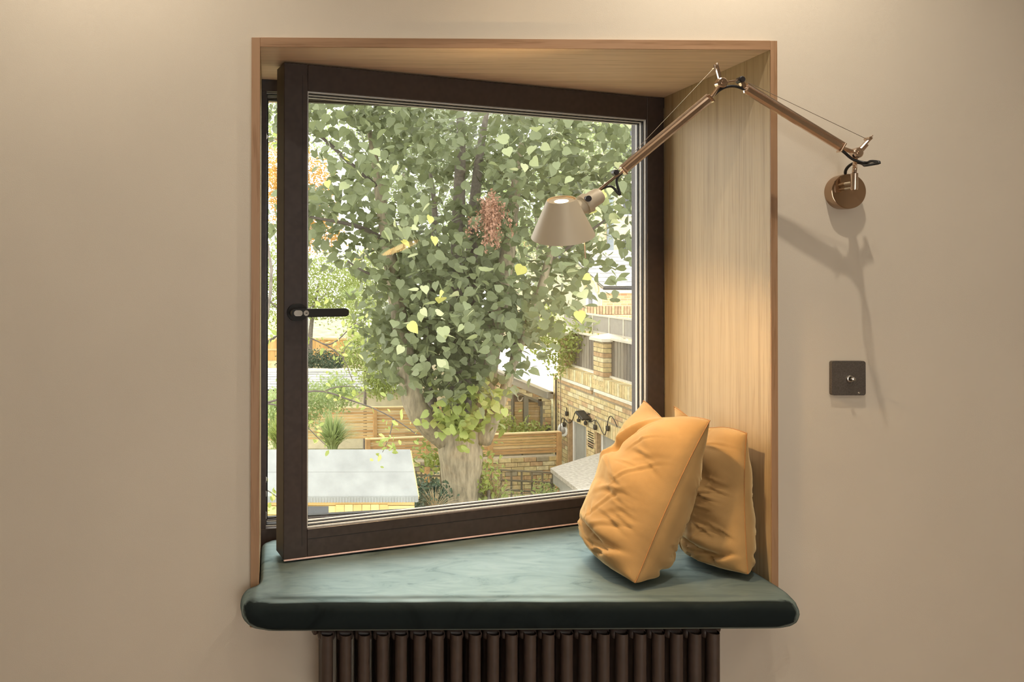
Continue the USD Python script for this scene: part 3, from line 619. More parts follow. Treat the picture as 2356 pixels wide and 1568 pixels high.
# ---- bushes and trees further off
def bush(name, label, cat, blobs, mat, size, kind='oval', seed=0, stem=None, stem_r=.05, group=None):
    """blobs: (px, py, half width px, half height px, distance, leaves)."""
    g = np.random.default_rng(100 + seed); C = []
    for px, py, rx, ry, d, n in blobs:
        c = D(px, py, d); s = d / FPX; k = g.normal(size=(max(n // 14, 1), 3)); k *= (g.uniform(.35, 1, (len(k), 1)) ** .6) / np.linalg.norm(k, axis=1, keepdims=True)
        k = c + k * [rx * s, .75 * rx * s, ry * s]
        C.append((k[:, None] + g.normal(size=(len(k), 14, 3)) * size * 1.6).reshape(-1, 3))
    C = np.vstack(C); C = C[C[:, 2] > GZ + .02]
    lo = C.mean(0)
    t = thing(name, label, cat, (lo[0], lo[1], GZ), group)
    obj('foliage', leaves(C, size * g.uniform(.7, 1.35, len(C)), kind, g)[0], mat, t, kind='stuff')
    st = stem or [(blobs[0][0], blobs[0][1] + 400, blobs[0][4]), (blobs[0][0], blobs[0][1], blobs[0][4])]
    pts = [D(*p) for p in st]; pts[0][2] = max(pts[0][2], GZ) if stem else GZ
    if not stem: pts[0][:2] = pts[1][:2]
    obj('stem', tube(spline(pts, 14) if len(pts) > 2 else pts, np.linspace(stem_r, stem_r * .4, 14 if len(pts) > 2 else 2), 8), m_bark_d, t, smooth=True)
    return t
Gy = [(0, (.30, .36, .13)), (.5, (.44, .50, .19)), (1, (.60, .62, .28))]
Gp = [(0, (.34, .42, .20)), (.6, (.50, .56, .28)), (1, (.64, .66, .36))]
Gd = [(0, (.06, .09, .05)), (.5, (.13, .18, .09)), (1, (.30, .36, .22))]
Go = [(0, (.50, .34, .11)), (.4, (.62, .44, .15)), (.75, (.68, .53, .20)), (1, (.60, .57, .24))]
m_back = foliage('grey_green_leaves', [(0, (.22, .26, .15)), (.5, (.33, .37, .21)), (.85, (.45, .47, .26)), (1, (.58, .56, .28))], .4)
m_gy, m_gp, m_gd, m_go = foliage('yellow_green_leaves', Gy, .4), foliage('pale_green_leaves', Gp, .4), foliage('dark_hedge_leaves', Gd, .2), foliage('autumn_orange_leaves', Go, .4)
bush('autumn_tree', 'orange autumn tree far off behind the lime tree, at the left of the view', 'tree', [(690, 450, 85, 120, 27, 5200), (640, 380, 60, 90, 27.5, 2200), (745, 540, 50, 45, 27, 1300)], m_go, .11, 'diamond', 1, [(690, 900, 27), (695, 640, 27), (690, 450, 27)], .12)
bush('garden_tree', 'feathery yellow-green tree far behind the window handle', 'tree', [(740, 660, 120, 75, 21, 7500), (630, 640, 60, 110, 21, 2600), (850, 640, 60, 80, 22, 2600), (380, 560, 200, 190, 21, 5200), (60, 560, 220, 200, 22, 5200)], m_gy, .085, 'diamond', 2, [(720, 900, 21), (715, 760, 21), (735, 650, 21)], .10)
bush('garden_tree', 'pale green tree showing through the crown of the lime tree, right of its trunk', 'tree', [(1230, 470, 130, 130, 24, 6000), (1380, 330, 90, 120, 25, 4000), (1110, 500, 110, 150, 25, 5000)], m_gp, .10, 'diamond', 3, [(1230, 760, 24), (1240, 620, 24), (1230, 470, 24)], .14)
bush('garden_tree', 'tall light green tree at the top left, with white sky between its leaves', 'tree', [(640, 270, 60, 60, 22, 1500), (760, 300, 90, 70, 23, 1500), (930, 380, 110, 150, 24, 4200)], m_gp, .10, 'diamond', 4, [(930, 800, 24), (925, 560, 24), (930, 380, 24)], .13)
bush('shrub', 'tangled yellow-green shrub at the bottom left, between the two fences', 'shrub', [(690, 930, 80, 45, 11.5, 3000), (640, 960, 40, 60, 11, 1500), (770, 905, 50, 35, 12, 1500), (480, 960, 110, 55, 11.5, 2200), (250, 970, 120, 50, 11.5, 2000)], m_gp, .05, 'oval', 5)
bush('shrub', 'light green shrub beside the left limb of the lime tree', 'shrub', [(840, 810, 60, 45, 15, 2600), (880, 870, 45, 40, 13.5, 1700), (830, 720, 45, 50, 17, 1700)], m_gy, .06, 'oval', 6)
bush('hedge', 'low dark green clipped hedge under the orange fence', 'hedge', [(755, 832, 50, 20, 19, 2600), (690, 828, 50, 20, 19, 1800)], m_gd, .05, 'oval', 7)
bush('shrub', 'yellow-green shrub behind the slatted screen, below the slanted window', 'shrub', [(1200, 993, 34, 9, 12.4, 420), (1240, 996, 18, 7, 12.4, 160), (1152, 975, 16, 24, 12.4, 300)], m_shoot, .06, 'oval', 8)
bush('shrub', 'twiggy low shrub at the foot of the trellis', 'shrub', [(1255, 1140, 20, 18, 9.0, 260), (1135, 1150, 16, 26, 9.2, 260), (1200, 1172, 70, 12, 9, 600)], m_gy, .045, 'oval', 9)
bush('shrub', 'dark leafy shrub between the shed and the tree trunk', 'shrub', [(990, 1140, 28, 28, 8.6, 1100), (975, 1170, 25, 25, 8.4, 500)], m_gd, .05, 'oval', 10)
bush('shrub', 'yellow-leaved shrub climbing beside the tree trunk, in front of the slatted screen', 'shrub', [(1124, 1120, 16, 34, 8.9, 150), (1124, 1070, 10, 20, 8.9, 60), (990, 1045, 14, 24, 9.3, 150)], m_shoot, .07, 'oval', 11)
bush('shrub', 'yellowing climber growing over the corner of the brick house', 'shrub', [(1290, 800, 22, 60, 12.2, 500), (1255, 760, 30, 50, 12.5, 500), (1330, 775, 25, 22, 12.0, 260)], m_shoot, .07, 'oval', 12, stem_r=.010)
bush('garden_tree', 'broad grey-green tree close behind the lime tree, filling the gaps in its crown', 'tree', [(1130, 470, 260, 230, 14.5, 9000), (960, 640, 120, 160, 14.5, 3000), (1300, 330, 150, 160, 14.5, 3500), (960, 330, 130, 120, 15, 2600), (1080, 270, 210, 110, 15.2, 4500)], m_back, .085, 'oval', 20, [(1040, 900, 14.5), (1060, 700, 14.5), (1100, 470, 14.5)], .14)
# grasses
def blades(name, label, cat, c, n, length, spread, mat, seed, up=1.0, w=.010):
    g = np.random.default_rng(300 + seed); V, F = [], []
    for k in range(n):
        a = g.uniform(0, 2 * math.pi); dr = np.array([math.cos(a), math.sin(a), 0]) * g.uniform(.15, 1) * spread; Ln = length * g.uniform(.6, 1.1)
        s = np.linspace(0, 1, 6)[:, None]; p = c + dr * .15 + dr * s ** 1.6 + np.array([0, 0, Ln]) * (s * up - .55 * s ** 2 * np.linalg.norm(dr) / spread)
        sd = np.cross(dr + 1e-6, [0, 0, 1]); sd /= np.linalg.norm(sd); ww = w * (1 - s ** 2 * .95)
        i = len(V) * 12; V.append(np.hstack([p - sd * ww, p + sd * ww]).reshape(-1, 3))
        for j in range(5): F += [[i + 2 * j, i + 2 * j + 1, i + 2 * j + 3], [i + 2 * j, i + 2 * j + 3, i + 2 * j + 2]]
    return obj(name, trimesh.Trimesh(np.vstack(V), F, process=False), mat, None, label=label, cat=cat)
blades('ornamental_grass', 'tuft of arching ornamental grass behind the shed', 'grass', D(765, 1035, 9.8), 420, .62, .42, m_gp, 1)
blades('ornamental_grass', 'tall upright grass clump at the far left, beyond the open gap', 'grass', D(640, 1030, 9.5), 320, .50, .30, m_gy, 2)
yc = D(806, 690, 16)
blades('yucca', 'spiky yucca rosette behind the window handle', 'plant', yc, 130, .50, .62, m_gp, 3, up=.8, w=.016)
m_stalk = foliage('dry_stalks', [(0, (.42, .34, .20)), (1, (.66, .58, .40))], .2)
blades('dry_stalks', 'dry straw-coloured stalks standing left of the trellis', 'plant', D(1135, 1170, 9.0), 150, .60, .30, m_stalk, 4, w=.006)
blades('dry_stalks', 'pale dry stalks lying between the shed and the tree trunk', 'plant', D(1000, 1185, 8.3), 110, .40, .30, m_stalk, 5, w=.006)

# ---- a young tree whose thin branches cross the left of the view
yt = D(560, 1000, 6.5); yt[2] = GZ
t = thing('young_tree', 'young fruit tree with thin dark branches and sparse leaves, left behind the sash', 'tree', yt)
obj('stem', tube(spline([yt, D(575, 1100, 6.5), D(590, 930, 6.5), D(600, 800, 6.5), D(620, 690, 6.5), D(615, 560, 6.5)], 20), np.linspace(.05, .012, 20), 8), m_bark_d, t, smooth=True)
tips = []
for pts, r in (([(590, 930, 6.5), (660, 912, 6.4), (745, 900, 6.4), (800, 918, 6.4), (850, 935, 6.4), (905, 962, 6.35), (960, 1000, 6.35)], .012), ([(745, 900, 6.4), (775, 890, 6.4), (830, 892, 6.4)], .007),
    ([(600, 800, 6.5), (700, 772, 6.5), (742, 790, 6.5), (790, 825, 6.4), (806, 862, 6.4), (812, 878, 6.4)], .009), ([(742, 790, 6.5), (785, 775, 6.5), (815, 745, 6.5), (826, 748, 6.4)], .008), ([(790, 825, 6.4), (795, 800, 6.4), (812, 785, 6.4)], .005),
    ([(620, 690, 6.5), (700, 715, 6.5), (735, 690, 6.5), (752, 672, 6.5)], .008), ([(600, 800, 6.5), (640, 770, 6.5), (660, 745, 6.4)], .008), ([(590, 930, 6.5), (690, 965, 6.4), (735, 1010, 6.4), (752, 1025, 6.35)], .008), ([(905, 962, 6.35), (895, 1005, 6.35), (880, 1040, 6.3)], .006),
    ([(600, 1120, 6.9), (640, 1145, 6.8), (660, 1165, 6.8)], .006), ([(615, 560, 6.5), (640, 320, 6.5), (665, 325, 6.4)], .007)):
    p = spline([D(*x) for x in pts], 18) if len(pts) > 2 else np.array([D(*x) for x in pts])
    obj('branch', tube(p, np.linspace(r, r * .4, len(p)), 6), m_twig, t, smooth=True); tips += list(p[len(p) // 3:])
g = np.random.default_rng(55); tips = np.array(tips)
c = tips[g.integers(0, len(tips), 300)] + g.normal(size=(300, 3)) * .07
mm, W, F = leaves(c, g.uniform(.04, .078, 300), 'oval', g)
for k in range(90): obj('leaf', trimesh.Trimesh(W[k], F, process=False), tone2[k % 2], t)
obj('foliage', leaves(c[90:], g.uniform(.04, .078, 210), 'oval', g)[0], m_shoot, t, kind='stuff')

# ------------------------------------------------------------------ shed
m_felt = plain('grey_felt', (.27, .285, .275), rough=.9, vary=.12, scale=5, bump=.4, bscale=120)
m_pine = [plain(f'pine_board_{k}', c, rough=.7, vary=.12, scale=6, stretch=(.6, 6, 6)) for k, c in enumerate([(.66, .46, .18), (.60, .40, .15), (.70, .52, .22)])]
e0, e1 = D(962, 1141, 7.2), D(560, 1148, 7.2); e1[2] = e0[2]; e1[1] = e0[1]
r0 = D(952, 1035, 7.62); r1 = np.array([e1[0], r0[1], r0[2]]); r0[0] = e0[0] - .02
t = thing('shed', 'timber garden shed with a steep grey felt roof below the window', 'shed', ((e0[0] + e1[0]) / 2, r0[1], GZ))
sl = (r0 - e0); sl[0] = 0; Ls = np.linalg.norm(sl); sl /= Ls; nr = np.array([0, -sl[2], sl[1]]); Rs = np.stack([np.array([1., 0, 0]), sl, nr], 1)
wd = e0[0] - e1[0]; mid = (e0[0] + e1[0]) / 2
o = np.array([mid, e0[1], e0[2]])
obj('felt_sheet', obox(o + sl * Ls * .27, (wd, Ls * .56, .010), Rs), m_felt, t)
obj('felt_sheet', obox(o + sl * Ls * .76 + nr * .003, (wd, Ls * .50, .010), Rs), m_felt, t)
sl2 = sl * [1, -1, 1]; Rs2 = np.stack([np.array([1., 0, 0]), -sl2, np.array([0, sl[2], sl[1]])], 1)
obj('felt_sheet', obox(np.array([mid, r0[1], r0[2]]) - sl2 * Ls * .5 * [1, 1, 1], (wd, Ls, .010), Rs2), m_felt, t)
obj('felt_fringe', cat_(box((e1[0], e0[1] - .012, e0[2] - .055), (e0[0], e0[1] - .004, e0[2] + .006)), *[box((e1[0] + k * .03, e0[1] - .015, e0[2] - .058), (e1[0] + k * .03 + .018, e0[1] - .011, e0[2] - .004)) for k in range(int(wd / .03))]), m_felt, t)
xw0, xw1, yw = e1[0] + .04, e0[0] - .03, e0[1] + .03
nb = 19; hb = (e0[2] - .01 - GZ) / nb
for k in range(nb):
    obj('board', obox(((xw0 + xw1) / 2, yw + .010, GZ + hb * (k + .5)), (xw1 - xw0, .016, hb * .94), EYE3, .003), m_pine[k % 3], t)
yb = 2 * r0[1] - e0[1] - .03
for k in range(nb): obj('board', obox((xw1 - .01, (yw + yb) / 2, GZ + hb * (k + .5)), (.016, yb - yw, hb * .94), EYE3, .003), m_pine[(k + 1) % 3], t)
obj('back_wall', box((xw0, yb - .02, GZ), (xw1, yb, e0[2])), m_pine[1], t)
obj('side_wall', box((xw0, yw, GZ), (xw0 + .02, yb, e0[2])), m_pine[1], t)
Ry = np.array([[0, 1, 0], [0, 0, 1], [1, 0, 0]]).T.astype(float)
obj('gable', prism([(yw, e0[2] - .01), (yb, e0[2] - .01), (r0[1], r0[2] - .02)], .016, Ry, (xw1 - .018, 0, 0)), m_pine[0], t)
obj('barge_board', cat_(obox((e0 + r0) / 2 * [0, 1, 1] + [e0[0] + .006, 0, 0] - nr * .03, (.014, Ls, .05), Rs), obox((np.array([e0[0] + .006, (r0[1] + 2 * r0[1] - e0[1]) / 2, (e0[2] + r0[2]) / 2])) - nr * [1, -1, 1] * .03, (.014, Ls, .05), Rs2)), m_pine[2], t)
d0, d1 = D(772, 1165, 7.22)[0], D(893, 1165, 7.22)[0]; dz = D(800, 1160, 7.22)[2]
for k in range(6):
    obj('door_board', box((d0 + (d1 - d0) * k / 6 + .002, yw - .012, GZ + .06), (d0 + (d1 - d0) * (k + 1) / 6 - .002, yw + .002, dz), .002), m_pine[(k * 2) % 3], t)
wx0, wx1 = D(700, 1170, 7.22)[0], D(756, 1170, 7.22)[0]
m_dkpane = plain('dark_pane', (.06, .065, .07), rough=.08, vary=.05)
obj('window_pane', box((wx0, yw - .004, dz - .62), (wx1, yw + .003, dz - .02)), m_dkpane, t)

# ------------------------------------------------------------------ fences and trellis
m_slat = [plain(f'cedar_slat_{k}', c, rough=.7, vary=.16, scale=5, stretch=(.7, 6, 8)) for k, c in enumerate([(.56, .36, .15), (.64, .43, .20), (.50, .30, .13), (.66, .48, .25)])]
m_post = plain('fence_post', (.50, .30, .13), rough=.75, vary=.15)
m_gap = plain('fence_backing', (.10, .075, .05), rough=.9)
def slat_fence(label, a, b, z0, z1, pitch, posts, cap=True):
    a, b = np.array([*a[:2], 0]), np.array([*b[:2], 0]); d = b - a; Ln = np.linalg.norm(d); d /= Ln; f = np.stack([d, np.array([-d[1], d[0], 0]), Z], 1); mid = (a + b) / 2
    t = thing('slat_fence', label, 'fence', (mid[0], mid[1], z0)); k = 0; z = z1 - pitch * .6
    while z > z0 + pitch * .3:
        for s in range(len(posts) - 1):
            u0, u1 = posts[s] * Ln, posts[s + 1] * Ln
            obj('slat', obox(a + d * (u0 + u1) / 2 + Z * z, (u1 - u0 - .006, .020, pitch * .78), f, .002), m_slat[(k * 3 + s + k // 3) % 4], t)
        z -= pitch; k += 1
    for p in posts: obj('post', obox(a + d * p * Ln + Z * (GZ + z1 + .02) / 2 + f[:, 1] * -.03, (.075, .05, z1 + .02 - GZ), f, .004), m_post, t)
    if cap: obj('capping_rail', obox(mid + Z * (z1 + .012), (Ln + .06, .07, .026), f, .003), m_slat[3], t)
    return t
zfar = D(900, 943, 14)[2]
slat_fence('slatted timber fence at the back of the garden, left of the tree trunk', D(-285, 940, 13.6), D(1130, 940, 14.4), zfar - .62, zfar, .062, [0, .2, .4, .6, .80, .91, 1])
za = D(1190, 1001, 11.5)[2]
slat_fence('slatted timber screen on the low brick wall, crossing behind the tree trunk', D(845, 1003, 11.2), D(1284, 1003, 11.7), D(1190, 1052, 11.5)[2], za, .047, [0, .30, .63, 1])
# low brick wall below the screen
m_brick = [plain(f'stock_brick_{k}', c, rough=.9, vary=.22, scale=14) for k, c in enumerate([(.62, .52, .28), (.56, .44, .22), (.66, .58, .36), (.50, .34, .19), (.60, .47, .25)])]
m_mortar = plain('mortar', (.34, .295, .205), rough=.95, vary=.1)
m_redbrick = plain('red_brick', (.46, .22, .12), rough=.9, vary=.3, scale=8)
def brick_wall(parent, o, d, length, z0, z1, pick, holes=(), part='brick', limit=280, bl=.225, bh=.075, backing=True, proud=.012, skip=0.0, seed=0, thick=.1):
    """Bricks laid along d from o, facing -cross(d, z); nearest ones single parts, the others one part. holes: (u0, u1, z0, z1)."""
    g = np.random.default_rng(500 + seed); d = np.array(d, float) / np.linalg.norm(d); n = np.cross(d, Z); f = np.stack([d, n, Z], 1); todo = []
    rows = int((z1 - z0) / bh + .5)
    for r in range(rows):
        u = -bl * .5 if r % 2 else 0.0
        while u < length - .01:
            a, b = max(u, 0), min(u + bl, length); zz = z0 + (r + .5) * bh; spans = [(a, b)]
            for h0, h1, hz0, hz1 in holes:
                if hz0 - .03 < zz < hz1 + .03:
                    nx = []
                    for s0, s1 in spans:
                        if s1 <= h0 or s0 >= h1: nx.append((s0, s1))
                        else:
                            if s0 < h0 - .02: nx.append((s0, h0))
                            if s1 > h1 + .02: nx.append((h1, s1))
                    spans = nx
            for s0, s1 in spans:
                if s1 - s0 > .03: todo.append(((s0 + s1) / 2, s1 - s0 - .010, zz, g.normal() * .002, int(g.integers(len(pick)))))
            u += bl
    o = np.array([o[0], o[1], 0.0]); todo.sort(key=lambda q: np.linalg.norm(o + d * q[0] - EYE)); far = {}
    for i, (u, w, zz, off, m) in enumerate(todo):
        b = obox(o + d * u + Z * zz + n * (proud / 2 - .01 + off), (w, proud + .02, bh - .011), f)
        if i < limit: obj(part, b, pick[m], parent)
        else: far.setdefault(m, []).append(b)
    for m, bs in far.items(): obj(part + 's', cat_(*bs), pick[m], parent, kind='stuff')
    return todo
wa, wb = D(845, 1060, 11.2), D(1284, 1060, 11.7); zw = D(1190, 1053, 11.5)[2] - .02
dv = (wb - wa) * [1, 1, 0]; Lw = np.linalg.norm(dv); dv /= Lw
t = thing('garden_wall', 'low yellow brick garden wall carrying the slatted screen', 'wall', (*((wa + wb) / 2)[:2], GZ))
fw = np.stack([dv, np.cross(dv, Z), Z], 1)
obj('core', obox((wa + wb) / 2 * [1, 1, 0] + Z * (GZ + zw) / 2 + fw[:, 1] * -.07, (Lw, .12, zw - GZ), fw), m_mortar, t)
brick_wall(t, wa, dv, Lw, zw - .075 * 7, zw, m_brick + [m_mortar], limit=120, seed=1)
brick_wall(t, wa, dv, Lw, zw - .075 * 12, zw - .075 * 7, m_brick, part='lower_brick', limit=0, seed=2)
# square trellis
m_trel = plain('weathered_trellis', (.15, .125, .08), rough=.85, vary=.2)
ta, tb = D(955, 1088, 9.9), D(1272, 1080, 9.5); tv = (tb - ta) * [1, 1, 0]; Lt = np.linalg.norm(tv); tv /= Lt; ft_ = np.stack([tv, np.cross(tv, Z), Z], 1)
ztop = D(1200, 1080, 9.6)[2]; ts = D(1172, 1080, 9.6)[0] - D(1149.5, 1080, 9.6)[0]
t = thing('trellis', 'square wooden trellis in front of the brick garden wall, at the bottom of the view', 'trellis', (*((ta + tb) / 2)[:2], GZ))
nu_ = int(Lt / ts)
for k in range(nu_ + 1): obj('upright', obox(ta * [1, 1, 0] + tv * (Lt - k * ts) + Z * (ztop - .55), (.026, .014, 1.1), ft_, .002), m_trel, t)
for k in range(7): obj('cross_bar', obox((ta + tb) / 2 * [1, 1, 0] + Z * (ztop - .012 - k * ts) + ft_[:, 1] * .014, (Lt, .014, .024), ft_, .002), m_trel, t)
for p in (0, .5, 1): obj('post', obox(ta * [1, 1, 0] + tv * Lt * p + Z * (GZ + ztop - .1) / 2 - ft_[:, 1] * .035, (.05, .05, ztop - .1 - GZ), ft_, .003), m_trel, t)
# far orange board fence
t0, t1 = D(-350, 775, 24), D(835, 779, 24); zt_, zm_, zb_ = D(690, 777, 24)[2], D(690, 803, 24)[2], D(690, 812, 24)[2]
m_orange = [plain(f'orange_board_{k}', c, rough=.75, vary=.2, scale=3, stretch=(8, 8, .5)) for k, c in enumerate([(.60, .36, .14), (.66, .42, .18)])]
t = thing('board_fence', 'orange close-board fence far off at the left, above the dark hedge', 'fence', (*((t0 + t1) / 2)[:2], GZ))
bw = .09; nbd = int((t1[0] - t0[0]) / bw)
for k in range(nbd): obj('board', box((t0[0] + k * bw + .005, t0[1] + .012 * (k % 2), zm_), (t0[0] + (k + 1) * bw + .008, t0[1] + .03, zt_ - .03)), m_orange[(k * 7 // 3) % 2], t)
obj('rail', cat_(box((t0[0], t0[1] - .02, zt_ - .06), (t1[0], t0[1] + .05, zt_)), box((t0[0], t0[1] - .02, zm_ - .04), (t1[0], t0[1] + .05, zm_ + .02))), m_slat[3], t)
obj('gravel_board', box((t0[0], t0[1], zb_ - .25), (t1[0], t0[1] + .04, zm_ - .045)), m_orange[0], t)
obj('plinth', box((t0[0], t0[1] + .01, GZ), (t1[0], t0[1] + .2, zb_ - .25)), m_brick[2], t)

# ------------------------------------------------------------------ grey flat-roofed outbuilding under the window
m_lead = plain('grey_roof_felt', (.40, .365, .305), rough=.85, vary=.22, scale=24, bump=.4, bscale=150)
m_fascia = plain('grey_fascia', (.30, .29, .25), rough=.7, vary=.06)
za_ = -1.0; a = PZ(1266, 1076, za_); b = PZ(1406, 1033, za_); c = PZ(1345, 1137, za_)
XB = 5.2
poly = [tuple(a[:2]), tuple(c[:2]), (c[0] - .02, 3.2), (XB - .06, 3.2), (XB - .06, b[1] + (b[1] - a[1]) / (b[0] - a[0]) * (XB - .06 - b[0]))]
t = thing('outbuilding', 'small outbuilding with a weathered grey flat roof, between the trellis and the brick house', 'building', (4.3, 5.2, GZ))
pg = Polygon(poly)
obj('roof', prism(pg, .05, EYE3, (0, 0, za_ - .05)), m_lead, t)
obj('fascia', prism(pg.buffer(-.03, join_style=2), .14, EYE3, (0, 0, za_ - .19)), m_fascia, t)
obj('wall', prism(pg.buffer(-.10, join_style=2), za_ - .19 - GZ, EYE3, (0, 0, GZ)), m_fascia, t)

# ------------------------------------------------------------------ brick house along the right
yfar = PX(1283, 900, XB)[1]; ynear = 6.2
def wz(px, py): return PX(px, py, XB)[2]
def wy(px): return PX(px, 900, XB)[1]
zled = wz(1370, 893); zwall = zled + .42
hs_ = thing('brick_house', 'yellow stock-brick house along the right of the garden, with a boarded roof terrace', 'house', (XB, yfar, GZ))
dd = np.array([0, -1.0, 0]); LH = yfar - ynear                        # laid from the far corner towards us; the outward normal is -x
uu = lambda px: yfar - wy(px)
dz1 = wz(1330, 972); dz2 = wz(1385, 1003); 
h1 = (uu(1308), uu(1350), GZ, dz1); h2 = (uu(1372), uu(1372) + 1.0, GZ, dz1)
back = Polygon([(0, GZ), (LH, GZ), (LH, zled), (0, zled)], )
for h in (h1, h2): back = back.difference(Polygon([(h[0], GZ - .1), (h[1], GZ - .1), (h[1], h[3]), (h[0], h[3])]))
Rb = np.stack([dd, Z, np.cross(dd, Z)], 1)                            # third column: -x... outward
obj('wall', prism(back, .25, Rb, (XB + .25, yfar, 0)) if Rb[0, 2] < 0 else prism(back, .25, Rb, (XB, yfar, 0)), m_mortar, hs_)
obj('wall_return', box((XB, yfar - .02, GZ), (XB + 4.5, yfar + .2, zled)), m_brick[0], hs_)
lint = .225
hl1 = (h1[0] - .02, h1[1] + .02, GZ, dz1 + lint); hl2 = (h2[0] - .02, h2[1] + .02, GZ, dz1 + lint)
brick_wall(hs_, (XB, yfar), dd, LH, GZ + .02, zled - .11, m_brick[:3] + [m_brick[4], m_brick[1], m_brick[3]], (hl1, hl2), limit=285, seed=5)
for h in (h1, h2):                                                    # soldier-course lintels
    k = 0; u = h[0] - .02
    while u < h[1]:
        obj('lintel_brick', obox((XB - .006, yfar - u - .036, dz1 + lint / 2), (.03, .066, lint - .01), EYE3), m_brick[[1, 0, 4][k % 3]], hs_); u += .075; k += 1
    obj('door_reveal', cat_(box((XB - .004, yfar - h[0] - .012, GZ), (XB + .068, yfar - h[0] + .02, dz1 - .002)), box((XB - .004, yfar - h[1] - .02, GZ), (XB + .068, yfar - h[1] + .012, dz1 - .002))), m_brick[3], hs_)
m_white = plain('white_paint', (.80, .79, .74), rough=.5, vary=.03)
m_greydoor = plain('grey_door_paint', (.34, .335, .29), rough=.5, vary=.05)
for h in (h1, h2):
    ya, yb_ = yfar - h[0] - .0, yfar - h[1]; w_ = ya - yb_
    f_ = obj('door', cat_(box((XB + .10, ya - .07 - (w_ - .07) / 2 + .008, GZ), (XB + .15, ya - .07, dz1 - .02), .004), box((XB + .10, yb_, GZ), (XB + .15, ya - .07 - (w_ - .07) / 2 - .008, dz1 - .02), .004)), m_greydoor, hs_)
    obj('door_frame', cat_(box((XB + .07, ya - .07, GZ), (XB + .16, ya, dz1)), box((XB + .07, yb_, dz1 - .03), (XB + .16, ya, dz1))), m_white, hs_)
# stone ledge and coping under the terrace
m_stone = plain('pale_stone', (.74, .70, .58), rough=.8, vary=.08)
u1_, u2_ = uu(1364), uu(1372)
for s0, s1 in ((.04, u1_), (u2_, LH)):
    obj('stone_ledge', box((XB - .05, yfar - s1, zled - .05), (XB + .12, yfar - s0, zled), .006), m_stone, hs_)
    obj('drip_course', box((XB - .025, yfar - s1, zled - .11), (XB + .1, yfar - s0, zled - .055), .004), m_brick[3], hs_)
u = .06; k = 0
zcop = zled + .20
while u < LH:                                                         # brick-on-edge coping
    obj('coping_brick', obox((XB + .05, yfar - u - .036, zled + .10), (.16, .066, .19), EYE3), m_brick[[0, 2, 1, 4][k % 4]], hs_); u += .075; k += 1
m_slate = plain('weathered_board', (.17, .15, .125), rough=.8, vary=.25, scale=5, stretch=(6, 6, .6))
m_slate2 = plain('weathered_board_light', (.25, .225, .18), rough=.8, vary=.25, scale=5, stretch=(6, 6, .6))
zb1_ = wz(1425, 782 + 10); u = .10; k = 0; ztopb = PX(1425, 786, XB)[2]
while u < LH:
    obj('terrace_board', box((XB + .10, yfar - u - .085, zcop + .03), (XB + .125 + .012 * (k % 2), yfar - u, ztopb)), (m_slate, m_slate2)[(k * 5 // 3) % 2], hs_); u += .095; k += 1
m_rail = plain('pale_metal_rail', (.66, .62, .52), rough=.5, vary=.05)
for z in (zcop + .035, ztopb): obj('rail', box((XB + .07, ynear, z - .016), (XB + .12, yfar - .08, z + .016)), m_rail, hs_)
m_screen = plain('grey_screen', (.36, .335, .30), rough=.5, vary=.06)
xs_ = XB + .30; sz1, sz0 = PX(1400, 728, xs_)[2], PX(1400, 768, xs_)[2]
yl_ = PX(1299, 740, xs_)[1]
obj('screen_rail', cat_(box((xs_ - .02, ynear, sz1 - .014), (xs_ + .02, yl_, sz1 + .014)), box((xs_ - .02, ynear, sz0 - .014), (xs_ + .02, yl_, sz0 + .014))), m_rail, hs_)
ys_ = [yl_] + [PX(p, 740, xs_)[1] for p in (1365, 1403, 1436)] + [ynear]
for i in range(4): obj('screen_panel', box((xs_ - .006, ys_[i + 1] + .015, sz0 + .014), (xs_ + .006, ys_[i] - .015, sz1 - .014)), m_screen, hs_)
for y in ys_: obj('screen_post', box((xs_ - .015, y - .015, sz0 - .35), (xs_ + .015, y + .015, sz1)), m_rail, hs_)
def pillar(px, ptop, wpx):
    y = wy(px); hwid = .15; zt__ = PX(px, ptop, XB)[2]
    p = obj('pillar', box((XB - .02, y - hwid, zled - .02), (XB + 2 * hwid - .02, y + hwid, zt__ - .12)), m_mortar, hs_)
    k = 0; z = zled
    while z < zt__ - .19:
        o_ = .06 * (k % 2)
        obj('pillar_brick', cat_(box((XB - .032, y - hwid - .012, z + .006), (XB + .10 + o_, y + .03 - o_, z + .069)), box((XB - .032, y + .042 - o_, z + .006), (XB + .1, y + hwid + .012, z + .069)), box((XB + .112 + o_, y - hwid - .012, z + .006), (XB + 2 * hwid - .01, y, z + .069))), m_brick[[0, 4, 2, 3][k % 4]], hs_)
        z += .075; k += 1
    pts = [(XB + hwid - .02 + sx * .21, y + sy * .21, zt__ - .12 + dz) for sx in (-1, 1) for sy in (-1, 1) for dz in (0, .045)] + [(XB + hwid - .02, y, zt__)]
    obj('pillar_cap', trimesh.convex.convex_hull(np.array(pts)), m_stone, hs_)
pillar(1381, 766, 24); pillar(1296, 754, 24)
